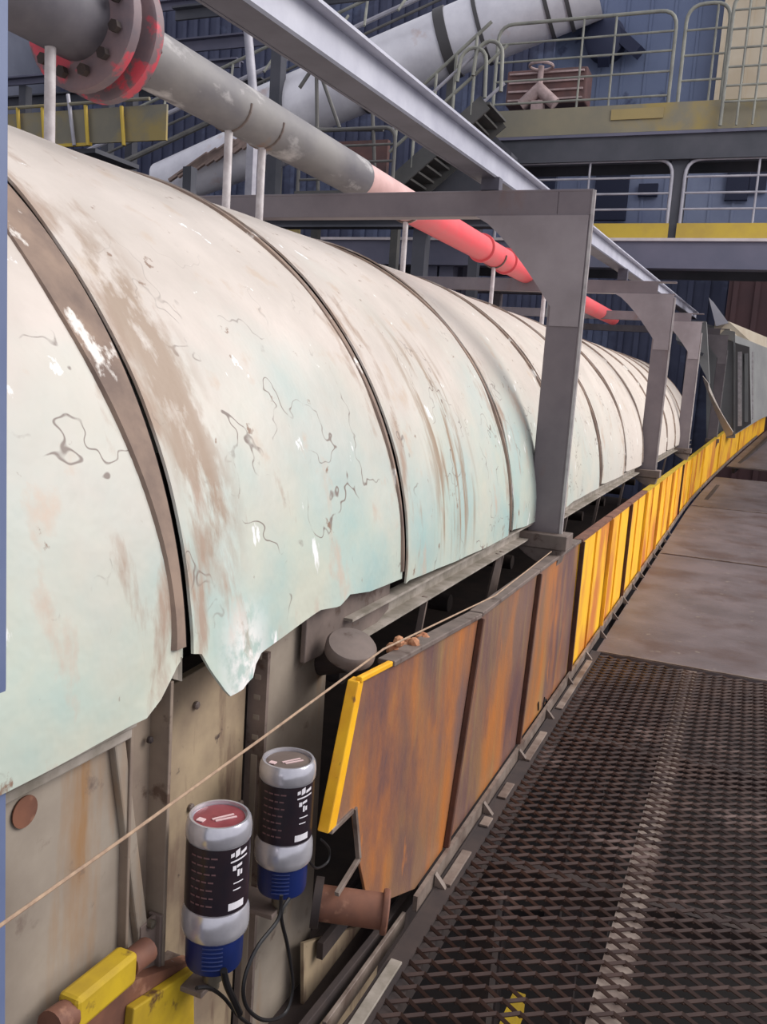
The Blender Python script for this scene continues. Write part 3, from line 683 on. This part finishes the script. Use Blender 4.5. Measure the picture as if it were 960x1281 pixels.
# ------------------------------------------------------------------ walkway
t = thing('grating_deck', 'dark brown expanded metal grating filling the lower right foreground', 'grating', (0, 3, 0))
WX0, WX1 = -.70, 1.15
m = MB(); LW, SW = .110, .029; Yg0, Yg1 = 1.30, 5.42
nrow = int((Yg1 - Yg0) / SW); ncol = int((WX1 - WX0) / (LW / 2))
rnd = random.Random(2)
for j in range(nrow):
    y = Yg0 + j * SW
    pts = []
    for i in range(ncol + 1):
        up = ((i + j) % 2 == 0)
        sagg = .006 * noise.noise(Vector((i * .12, y * 1.2, 0)))
        pts.append(Vector((WX0 + i * LW / 2, y + (SW * .5 if up else -SW * .5), (.004 if up else -.003) + sagg)))
    hw, hh = .0036, .0042
    vs = []
    for p in pts: vs += [p + Vector((0, -hw, -hh)), p + Vector((0, hw, hh - .001)), p + Vector((0, hw, hh + .0015)), p + Vector((0, -hw, -hh + .003))]
    fs = []
    for i in range(len(pts) - 1):
        for q in range(4): fs.append((i * 4 + q, i * 4 + (q + 1) % 4, i * 4 + 4 + (q + 1) % 4, i * 4 + 4 + q))
    m.add(vs, fs)
m.build('expanded_mesh', m_grate, t)
for X in (-.69, -.17, .45, 1.14):
    m = MB(); m.box((X, 3.36, -.035), (.045 if X != -.17 else .085, 4.16, .055)); m.build('bearer', m_edge if X == -.17 else m_under, t)
for Y in (1.6, 2.9, 4.2, 5.4):
    m = MB(); m.box((.22, Y, -.11), (1.9, .06, .09)); m.build('cross_bearer', m_under, t)
for (X, Y) in ((-.68, 2.9), (1.1, 2.9), (-.68, 5.4), (1.1, 5.4)):
    m = MB(); m.box((X, Y, (PIT - .155) / 2), (.1, .1, -PIT - .155)); m.build('leg', m_under, t)
for i, (a, b, lb) in enumerate(((5.45, 9.4, 'nearest smooth dusty deck plate just beyond the brown grating'), (9.42, 14.0, 'middle dusty grey deck plate left-bounded by yellow panels'), (14.02, 17.4, 'far dusty grey deck plate before the gap drawn as a shadow line'), (18.6, 24.0, 'farthest deck plate beyond the gap drawn as a shadow line at the right edge'))):  # gap before the last plate is added to draw a shadow line
    t = thing('deck_plate', lb, 'deck plate', (.3, a, 0), 'dusty deck plates of the walkway')
    m = MB(); n = 6
    for k in range(n):
        y0 = a + (b - a) * k / n; y1 = a + (b - a) * (k + 1) / n
        m.prism([(XP + .06 + off(y0), y0, .002 + rise(y0)), (XP + .06 + off(y1), y1, .002 + rise(y1)), (3.0 + off(y1), y1, .002 + rise(y1)), (3.0 + off(y0), y0, .002 + rise(y0))], (0, 0, -.02))
    m.build('plate', m_deck, t)
    m = MB()
    for X in (-.6, 1.2, 2.8): m.bar((X + off(a), a, -.07 + rise(a)), (X + off(b), b, -.07 + rise(b)), .06, .10)
    m.build('joist', m_under, t)
    m = MB(); m.bar((XP + .08 + off(a), a + .01, .006 + rise(a)), (3.0 + off(a), a + .01, .006 + rise(a)), .012, .008, (0, 0, 1)); m.build('seam_strip', m_edge, t)
    for X in (-.55, 2.7):
        m = MB(); m.box((X + off(a), a + .4, (PIT - .12) / 2), (.1, .1, -PIT - .12)); m.build('leg', m_under, t)
t = thing('walkway_edge_angle', 'worn brown edge angle with pale chips between grating and guard panels', 'steel angle', (-.74, 1.8, 0))
m = MB(); m.bar((-.725, 1.55, .004), (-.725, 5.45, .004), .05, .008); m.bar((-.752, 1.55, -.02), (-.752, 5.45, -.02), .008, .06); m.build('angle', m_under, t)
rnd = random.Random(6)
for (a, b) in ((1.78, 2.1), (2.52, 2.75), (2.95, 3.02), (3.2, 3.34), (3.6, 3.95), (4.3, 5.2)):
    m = MB(); m.bar((-.728, a, .013), (-.728, b, .013), .034, .008); tag(m.build('clip', m_lip if a < 2 else m_edge, t, bevel=.002), 'pale worn clip')
t = thing('yellow_floor_rail', 'dull yellow rail seen through the grating at the bottom', 'rail', (-.5, 2.2, -1.0))
m = MB(); m.bar((-.75, 2.3, -.9), (-.35, 2.7, -.9), .06, .12); m.bar((-.62, 2.0, -.9), (-.60, 3.3, -.9), .05, .10); m.box((-.6, 2.6, (-.9 + PIT) / 2 - .02), (.05, .05, -.9 - PIT - .06)); m.build('rail', m_yeldull, t)

# ------------------------------------------------------------------ far transfer house
t = thing('transfer_house', 'pale grey transfer house with dark upright openings at the far end', 'building', (-1.2, 19, PIT))
P = [at(884, 405, 18.5), at(920, 415, 18.5), at(920, 548, 18.5), at(884, 548, 18.5)]
m = MB(); m.prism(P, (0, .3, 0)); m.build('front_wall', m_greyclad, t)
m = MB(); m.prism([at(918, 418, 18.6), at(952, 432, 21), at(1000, 450, 25), at(1000, 505, 25), at(952, 524, 21), at(918, 545, 18.6)], (-.3, .2, 0)); m.build('side_wall', m_greyclad, t)
m = MB(); m.prism([at(917, 428, 18.45), at(938, 434, 19.6), at(940, 530, 19.6), at(917, 545, 18.45)], (0, .1, 0)); m.build('opening', m_cable, t)
for k, (x, y0, y1, Y) in enumerate(((926, 440, 545, 18.4), (934, 442, 540, 19.2), (941, 440, 536, 20.2), (947, 442, 532, 21.2), (953, 444, 528, 22.4), (960, 446, 524, 23.6))):
    m = MB(); m.bar(at(x, y0, Y), at(x, y1 - 12, Y), .07, .07, (0, 1, 0)); m.build('upright', m_white if k % 2 == 0 else m_greyclad, t)
m = MB(); m.prism([at(895, 400, 18.3), at(912, 402, 18.3), at(960, 422, 22), at(960, 446, 22), at(915, 426, 18.3), at(893, 420, 18.3)], (0, .4, 0)); m.build('eaves', m_creamwall, t)
m = MB(); m.prism([at(887, 372, 18.2), at(893, 378, 18.2), at(912, 404, 18.2), at(896, 408, 18.2)], (0, .3, 0)); m.build('chute', m_duct, t)
t = thing('cover_frame', 'dull grey sloping cover and steelwork behind the third gantry', 'steel cover', at(860, 460, 16.6))
m = MB(); m.prism([at(846, 400, 16.6), at(884, 402, 16.6), at(888, 480, 16.6), at(868, 440, 16.6), at(846, 425, 16.6)], (0, .25, 0)); m.build('cover', m_greyclad, t)
m = MB(); m.bar(at(848, 428, 16.5), at(880, 444, 16.5), .05, .10, (0, 1, 0)); m.build('strut', m_dgirder, t)

# ------------------------------------------------------------------ background platforms
def platform(name, label, ypx0, ypx1, Y, x0, x1, mt, mtop, cat='platform', depth=3.0, legs=(-11, -5.6, 1.9)):
    a = at(850, ypx1, Y); b = at(850, ypx0, Y); z0, z1 = a.z, b.z
    t = thing(name, label, cat, ((x0 + x1) / 2, Y, PIT))
    m = MB(); cx = (x0 + x1) / 2; L = x1 - x0
    m.box((cx, Y, (z0 + z1) / 2), (L, .03, z1 - z0)); m.box((cx, Y + .1, z0), (L, .26, .03)); m.build('girder', mt, t)
    m = MB(); m.box((cx, Y + .06, z1 + .02), (L, .24, .045)); m.build('top_flange', mtop, t)
    m = MB(); m.box((cx, Y + depth / 2, z1), (L, depth, .06)); m.build('deck', m_dgirder, t)
    m = MB(); m.box((cx, Y + depth, (z0 + z1) / 2), (L, .03, z1 - z0)); m.build('girder', m_dgirder, t)
    for X in legs:
        for yy in (Y + .25, Y + depth - .2):
            m = MB(); m.box((X, yy, (z0 + PIT) / 2), (.26, .26, z0 - PIT)); m.build('column', m_girder, t)
    return t, z1 + .04
YB = 15.0
lo, zlo = platform('lower_platform', 'lower blue grey steel platform spanning behind the gantries', 302, 335, YB, -12, 2.2, m_girder, m_girdtop, depth=1.5)
def toe(pl, z, h, x0, x1, Y, mt):
    m = MB(); m.box(((x0 + x1) / 2, Y, z + h / 2), (x1 - x0, .02, h)); return m.build('toe_board', mt, pl)
xs = lambda px, py=290: at(px, py, YB).x
toe(lo, zlo, .24, xs(735), xs(836), YB + .02, m_toe); toe(lo, zlo, .24, xs(846), 2.2, YB + .02, m_toe); toe(lo, zlo, .22, -11.8, -8.2, YB + .02, m_toe2)
up, zup = platform('upper_platform', 'upper platform with olive fascia and dark girder at the top right', 168, 198, YB, -5.6, 2.2, m_dgirder, m_girder, legs=(-5.3, 1.9), depth=1.0)
m = MB(); m.box((xs(600, 150) / 2 + 1.1, YB - .02, zup + .22), (2.2 - xs(600, 150), .04, .42)); m.build('fascia', m_toe2, up)
m = MB(); m.box((xs(765, 150) / 2 + xs(830, 150) / 2, YB - .05, zup + .28), (xs(830, 150) - xs(765, 150), .03, .16)); tag(m.build('fascia_patch', m_toe3, up), 'faded yellow fascia patch')
def railing(x0, x1, zb_, h, Y, posts, rails, mt, label, rad=.26, r=.028, r2=.018, group='looped handrails on the platforms'):
    t = thing('handrail', label, 'handrail', ((x0 + x1) / 2, Y, zb_), group)
    a = Vector((x0, Y, zb_)); b = Vector((x0, Y, zb_ + h)); c = Vector((x1, Y, zb_ + h)); d = Vector((x1, Y, zb_))
    m = MB(); m.tube([a] + arc(b, a, c, rad) + arc(c, b, d, rad) + [d], r, 10); m.build('top_loop', mt, t, smooth=True)
    for X in posts:
        m = MB(); m.cyl((X, Y, zb_), (X, Y, zb_ + h), r2, 8); m.build('post', mt, t, smooth=True)
    for f in rails:
        m = MB(); m.cyl((x0, Y, zb_ + h * f), (x1, Y, zb_ + h * f), r2, 8); m.build('mid_rail', mt, t, smooth=True)
    return t
hl = at(790, 200, YB).z - zlo
railing(xs(618), xs(833), zlo, hl, YB + .05, [xs(730)], (.78, .58, .38), m_railp, 'lower looped handrail left of the dark column, above the first gantry')
railing(xs(849), 2.0, zlo, hl, YB + .05, [xs(940)], (.78, .58, .38), m_railp, 'lower looped handrail right of the dark column')
zf = zup + .02
hu = at(730, 22, YB).z - zf
railing(xs(620, 90), xs(840, 90), zf, hu, YB + .02, [xs(725, 90), xs(765, 90)], (.83, .67, .5, .3), m_rail, 'upper looped handrail in front of the blue grey panel')
railing(xs(852, 90), xs(906, 90), zf, hu + .05, YB + .02, [xs(890, 90)], (.8, .6, .4), m_rail, 'short upper handrail loop between blue and cream panels')
railing(xs(910, 90), xs(990, 90), zf, hu + .12, YB - .15, [xs(930, 90), xs(950, 90)], (.86, .72, .58, .44, .3, .18), m_rail, 'dense upper handrail in front of the cream panel')
m = MB(); zq = at(840, 196, YB).z; m.box((xs(841), YB + .14, (zlo + zq) / 2), (.26, .14, zq - zlo)); tag(m.build('platform_post', m_dgirder, base=(xs(841), YB, zlo)), 'dark square post between the two lower handrails', 'post')
# white lamp/valve bits on rails
# panels behind
def wallpanel(name, x0, y0, x1, y1, Y, mt, label, th=.2, cat='wall panel', lap=None):
    t = thing(name, label, cat, (at((x0 + x1) / 2, y1, Y).x, Y, at(x0, y1, Y).z))
    a = at(x0, y0, Y); b = at(x1, y0, Y); c = at(x1, y1, Y); d = at(x0, y1, Y)
    xa, xb = (a.x + d.x) / 2, (b.x + c.x) / 2; za, zb2 = (c.z + d.z) / 2, (a.z + b.z) / 2
    m = MB(); m.box(((xa + xb) / 2, Y, (za + zb2) / 2), (xb - xa, th, zb2 - za)); m.build('panel', mt, t)
    n = max(2, int((xb - xa) / .4)); m = MB()
    for i in range(n + 1): m.box((xa + (xb - xa) * i / n, Y - th / 2, (za + zb2) / 2), (.05, .04, zb2 - za))
    m.build('batten', mt, t)
    return t
wallpanel('blue_cladding', 700, -60, 905, 150, 17.4, m_bluewall, 'blue grey cladding behind the upper handrails')
wallpanel('cream_cladding', 905, -60, 1010, 150, 17.0, m_creamwall, 'cream cladding at the top right corner')
t = wallpanel('lower_blue_cladding', 600, 196, 1010, 300, 17.9, m_bluelight, 'blue grey cladding with dark openings behind the lower handrails')
for (x0, y0, x1, y1) in ((748, 205, 782, 275), (912, 205, 935, 250), (660, 215, 690, 270), (940, 215, 958, 240), (800, 230, 822, 245)):
    a = at(x0, y0, 17.7); c = at(x1, y1, 17.7)
    m = MB(); m.box(((a.x + c.x) / 2, 17.74, (a.z + c.z) / 2), (c.x - a.x, .12, a.z - c.z)); m.build('opening', m_bluedark, t)
for (x0, y0, x1, y1) in ((722, 35, 738, 60), (738, 45, 800, 66), (778, 74, 792, 82)):
    pass
t = thing('fan_housing', 'dark round fan housing on the blue grey upper cladding', 'fan', at(760, 60, 17.1))
c = at(760, 55, 17.29)
m = MB(); m.lathe([(0, -.35), (.28, -.35), (.36, -.3), (.36, 0), (0, 0)], c, (0, 1, 0), 28); m.build('housing', m_bluedark, t, smooth=True)
m = MB(); m.bar(c + Vector((.2, -.2, .1)), at(800, 66, 17.0), .25, .2); m.bar(c, at(755, 78, 17.0), .2, .2); m.build('outlet', m_bluedark, t)
# maroon machine and valve
t = thing('maroon_machine', 'maroon machine box behind the left end of the upper handrail', 'machine', at(690, 130, 16.2))
a = at(640, 95, 16.2); c = at(735, 133, 16.2)
m = MB(); m.box(((a.x + c.x) / 2, 16.2, (a.z + c.z) / 2), (c.x - a.x, .5, a.z - c.z)); m.build('casing', m_maroonbox, t, bevel=.03)
m = MB()
for k in range(4): m.box(((a.x + c.x) / 2, 15.93, c.z + (a.z - c.z) * (k + .5) / 4), (c.x - a.x - .1, .04, .03))
m.build('louvre', m_rubble, t)
t = thing('valve_cluster', 'pink grey valve cluster beside the maroon machine', 'valve', at(675, 130, 15.7))
c = at(675, 112, 15.7)
m = MB(); m.tube([c + Vector((-.3, 0, -.25)), c, c + Vector((.3, 0, -.25))], [.10, .14, .10], 12); m.build('body', m_rubble, t, smooth=True)
m = MB(); m.box((c.x, 15.7, (c.z - .2 + zup) / 2), (.2, .2, c.z - .2 - zup)); m.build('pedestal', m_rubble, t)
m = MB(); m.cyl(c, c + Vector((0, 0, .38)), .05); m.build('stem', m_rubble, t, smooth=True)
m = MB(); m.tube([c + Vector((.2 * cos(a), .2 * sin(a), .38)) for a in [2 * pi * k / 16 for k in range(17)]], .025, 6); m.build('handwheel', m_rubble, t, smooth=True)

# ------------------------------------------------------------------ white inclined duct
YD = 16.2
t = thing('inclined_duct', 'bright white inclined duct rising to the upper right in the background', 'duct', at(200, 215, YD))
A = at(335, 148, YD); B = at(745, -22, YD + .5)
d = (B - A).normalized(); L = (B - A).length
m = MB(); m.tube([A.lerp(B, i / 12) for i in range(13)], .60, 40); m.build('duct', m_duct, t, smooth=True)
for px in (575, 616, 690, 712, 462):
    u = (px - 335) / (745 - 335); c = A.lerp(B, u)
    m = MB(); ww = .10 if px == 575 else .035; m.lathe([(0, -ww), (.63, -ww), (.63, ww), (0, ww)], c, d, 40); m.build('band', m_band, t, smooth=True)
# slatted lower chute
A2 = at(205, 232, YD - .3); A3 = at(352, 172, YD - .3); 
m = MB(); rows = []
m.tube([A2, A3], [.46, .52], 24); m.build('lower_chute', m_duct, t, smooth=True)
for k in range(9):
    x = 238 + k * 11.5
    m = MB(); m.bar(at(x - 26, 226 - k * 5, YD - .95), at(x + 22, 192 - k * 5.5, YD - .95), .06, .07, (0, 1, 0)); m.build('slat', m_ductrib, t)
for X_, Yy in ((at(350, 165, YD).x, YD), (at(560, 80, YD).x, YD + .3), (at(240, 200, YD).x, YD - .25)):
    zt_ = (A.z + (X_ - A.x) * d.z / d.x) - .6
    m = MB(); m.box((X_, Yy, (zt_ + PIT) / 2), (.14, .14, zt_ - PIT)); m.build('support', m_stair, t)
# inclined handrail / truss behind duct
t = thing('inclined_truss', 'thin grey inclined truss rails above the white duct', 'truss', at(110, 190, YD + 1))
for (p0, p1, rr, mt) in (((95, 195), (545, -12), .05, m_railp), ((105, 205), (560, -5), .03, m_raild), ((120, 160), (500, -20), .035, m_rail), ((150, 205), (350, 112), .06, m_raild)):
    m = MB(); m.cyl(at(*p0, YD + .2), at(*p1, YD + 1.6), rr, 8); m.build('chord', mt, t, smooth=True)
for k in range(10):
    x = 120 + k * 42; y = 190 - (x - 100) * .46
    m = MB(); m.cyl(at(x, y + 6, YD + .5), at(x + (22 if k % 2 else 4), y - 26, YD + .9), .028, 6); m.build('web_member', m_rail, t, smooth=True)
# duct-front small frame: A-frame near (395,60-150)
t = thing('duct_frame', 'thin brown upright frame standing in front of the white duct', 'frame', at(400, 244, 12.75))
for (p0, p1) in (((398, 244), (396, 78)), ((470, 244), (466, 130)), ((396, 78), (375, 110)), ((396, 78), (425, 160)), ((466, 130), (460, 88)), ((375, 162), (480, 162))):
    m = MB(); m.cyl(at(*p0, 12.75), at(*p1, 12.75), .03, 8); m.build('member', m_raild, t, smooth=True)

# ------------------------------------------------------------------ staircase
YS = 13.4
t = thing('staircase', 'dark steel staircase rising to the upper platform behind the lavender channel', 'staircase', at(500, 240, YS))
S0 = at(498, 245, YS); S1_ = at(618, 140, YS)
for dy in (-.45, .45):
    m = MB(); m.bar(S0 + Vector((0, dy, 0)), S1_ + Vector((0, dy, 0)), .04, .24, (0, 0, 1)); m.build('stringer', m_stair, t)
for k in range(12):
    c = S0.lerp(S1_, (k + .5) / 12); m = MB(); m.box(c + Vector((0, 0, .04)), (.26, .9, .035)); m.build('step', m_stair, t)
for q, (dy, dz) in enumerate(((-.45, .55), (-.45, .85), (-.45, 1.1), (.45, .55), (.45, 1.1))):
    m = MB(); m.cyl(S0 + Vector((0, dy, dz)), S1_ + Vector((0, dy, dz)), .026, 8); m.build('handrail', m_rail if q % 2 == 0 else m_railp, t, smooth=True)
for k in range(5):
    c = S0.lerp(S1_, (k + .3) / 5)
    m = MB(); m.cyl(c + Vector((0, -.45, 0)), c + Vector((0, -.45, 1.1)), .024, 8); m.build('baluster', m_rail, t, smooth=True)
for (cx_, cy_) in ((592, 78), (612, 70)):
    c = at(cx_, cy_, YS - .5)
    m = MB(); m.tube([c + Vector((-.22, 0, -.25))] + [c + Vector((-.2 * cos(a), 0, .2 * sin(a))) for a in [pi * k / 8 for k in range(9)]] + [c + Vector((.22, 0, -.5))], .028, 8); m.build('rail_loop', m_rail, t, smooth=True)
# landing with handrail and maroon panel
t = thing('stair_landing', 'small landing with a dark looped rail and maroon panel, left of the staircase', 'landing', at(430, 240, 13.0))
a = at(372, 245, 12.6); b = at(490, 245, 12.6)
m = MB(); m.box(((a.x + b.x) / 2, 12.9, a.z), (b.x - a.x, .8, .10)); m.box((b.x - .1, 13.1, (a.z + PIT) / 2), (.12, .12, a.z - PIT - .1)); m.box((a.x + .1, 13.1, (a.z + PIT) / 2), (.12, .12, a.z - PIT - .1)); m.build('deck', m_stair, t)
h = at(430, 162, 12.6).z - a.z
q0 = Vector((a.x, 12.6, a.z)); q1 = q0 + Vector((0, 0, h)); q2 = Vector((b.x, 12.6, a.z + h)); q3 = Vector((b.x, 12.6, a.z))
m = MB(); m.tube([q0] + arc(q1, q0, q2, .2) + arc(q2, q1, q3, .2) + [q3], .03, 8); m.build('top_loop', m_raild, t, smooth=True)
for f in (.75, .5, .25):
    m = MB(); m.cyl(q0 + Vector((0, 0, h * f)), q3 + Vector((0, 0, h * f)), .02, 8); m.build('mid_rail', m_raild, t, smooth=True)
a = at(425, 178, 13.3); c = at(484, 225, 13.3)
m = MB(); m.box(((a.x + c.x) / 2, 13.3, (a.z + c.z) / 2), (c.x - a.x, .1, a.z - c.z)); m.build('maroon_panel', m_maroonbox, t)
# inclined grey chute right of stairs
t = thing('grey_chute', 'dull grey inclined chute below the staircase', 'chute', at(560, 240, 14.2))
m = MB(); m.prism([at(520, 245, 14.2), at(560, 178, 14.2), at(600, 150, 14.2), at(640, 190, 14.2), at(640, 245, 14.2)], (0, .4, 0)); m.build('casing', m_dgirder, t)
m = MB(); m.bar(at(520, 248, 14.1), at(572, 172, 14.1), .05, .3, (0, 0, 1)); m.build('edge', m_rail, t)
e = at(600, 245, 14.4); m = MB(); m.box((e.x, 14.4, (e.z + PIT) / 2), (.16, .16, e.z - PIT)); m.build('leg', m_dgirder, t)

# ------------------------------------------------------------------ girders seen under first gantry beam
for (y, hpx, Y, mt, lb, mtop) in ((284, 10, 12.4, m_dgirder, 'charcoal girder just under the first gantry beam', m_dgirder), (362, 16, 16.6, m_gantry, 'low brownish girder seen through the gantries', m_girdtop)):
    a = at(480, y, Y); h = at(480, y - hpx, Y).z - a.z
    t = thing('cross_girder', lb, 'girder', (-5, Y, a.z), 'cross girders behind the hoods')
    xe = at(704, y, Y).x; xc = (xe - 11.5) / 2; xl = xe + 11.5
    m = MB(); m.box((xc, Y, a.z + h / 2), (xl, .05, h)); m.box((xc, Y, a.z + h), (xl, .22, .03)); m.box((xc, Y, a.z), (xl, .22, .03)); m.build('girder', mt, t)
    for X in (-10.5, -4.8):
        m = MB(); m.box((X, Y + .1, (a.z + PIT) / 2), (.2, .2, a.z - PIT)); m.build('column', mt, t)
# small posted equipment boxes on girder behind gantry 1
t = thing('junction_box', 'pale junction box with dark slots behind the first gantry post', 'box', at(697, 390, 9.6))
a = at(688, 366, 11.8); c = at(712, 398, 11.8)
m = MB(); m.box(((a.x + c.x) / 2, 11.8, (a.z + c.z) / 2), (c.x - a.x, .2, a.z - c.z)); m.box(((a.x + c.x) / 2, 11.8, (c.z + 2.2) / 2), (.06, .06, c.z - 2.2)); m.build('casing', m_greyclad, t)
m = MB(); m.box(((a.x + c.x) / 2 + .05, 11.68, a.z - .12), (.06, .03, .07)); m.box(((a.x + c.x) / 2 + .05, 11.68, a.z - .24), (.06, .03, .07)); m.build('slot', m_cable, t)

# ------------------------------------------------------------------ upper left: rails, posts, dark structure
YL = 8.5
zt_ = at(60, 132, YL).z; zb_ = at(60, 182, YL).z
t = thing('olive_platform', 'olive yellow kick plate and platform edge left above the hood crown', 'platform', (at(60, 180, YL).x, YL, zb_))
x0 = at(-60, 150, YL).x; x1 = at(205, 150, YL).x
m = MB(); m.box(((x0 + x1) / 2, YL + .06, (zt_ + zb_) / 2 - .02), (x1 - x0, .03, (zt_ - zb_) * .85)); m.build('kick_plate', m_toe2, t)
m = MB(); m.box(((x0 + at(112, 182, YL).x) / 2, YL + .5, zb_ - .05), (at(112, 182, YL).x - x0, .8, .05)); m.build('deck', m_dgirder, t)
m = MB(); m.box(((x0 + at(112, 182, YL).x) / 2, YL + .03, zb_ + .0), (at(112, 182, YL).x - x0, .03, .035)); tag(m.build('edge_strip', m_toe, t), 'yellow edge strip')
for X in (x0 + .2, x1 - .2):
    m = MB(); m.box((X, YL + .8, (zb_ + PIT) / 2 - .05), (.12, .12, zb_ - PIT - .1)); m.build('column', m_dgirder, t)
t = thing('handrail', 'olive handrail with leaning posts above the kick plate, top left', 'handrail', (at(60, 180, YL).x, YL, zb_), 'looped handrails on the platforms')
m = MB(); m.cyl((x0, YL, zt_), (x1 - .2, YL, zt_), .02, 8); m.build('top_rail', m_toe2, t, smooth=True)
for px, top in ((22, 135), (53, 135), (107, 132), (152, 133), (85, 118)):
    m = MB(); m.cyl(at(px + (8 if px == 85 else 3), 182, YL), at(px, top, YL), .022, 8); m.build('post', m_railp if px == 85 else m_toe, t, smooth=True)
m = MB(); Y_ = 10.0; m.cyl(at(305, -20, Y_), at(318, 128, Y_), .055, 12)
e = at(318, 128, Y_); m.box((e.x, Y_, (e.z + PIT) / 2), (.10, .10, e.z - PIT)); tag(m.build('white_riser', m_railp, base=(e.x, Y_, PIT), smooth=True), 'thin pale upright pipe left of centre at the top', 'pipe')
for (y0, y1, Y, x0, x1, mt, lb) in ((2, 12, 18, 120, 330, m_girder, 'pale high girder at the top left'), (48, 62, 19, 150, 400, m_girder, 'middle high blue grey girder behind the grey pipe'), (88, 96, 18, 15, 300, m_girder, 'lower high girder left of the pale riser'), (112, 122, 20, 15, 330, m_dgirder, 'lowest high girder behind the olive handrail'), (-10, 4, 15.5, 330, 520, m_dgirder, 'dark girder at the top centre')):
    a = at(x0, y1, Y); b = at(x1, y0, Y)
    z1_ = (at(x0, y0, Y).z + b.z) / 2; z0_ = z1_ - (at(x0, y0, Y).z - a.z)
    t = thing('high_girder', lb, 'girder', ((a.x + b.x) / 2, Y, z0_), 'high girders in the dark bay')
    m = MB(); m.box(((a.x + b.x) / 2 - 1, Y, (z0_ + z1_) / 2), (b.x - a.x + 2, .06, z1_ - z0_)); m.box(((a.x + b.x) / 2 - 1, Y, z1_), (b.x - a.x + 2, .3, .04)); m.build('girder', mt, t)
    m = MB(); m.box((a.x + .3, Y + .15, (z0_ + PIT) / 2), (.22, .22, z0_ - PIT)); m.build('column', m_dgirder, t)
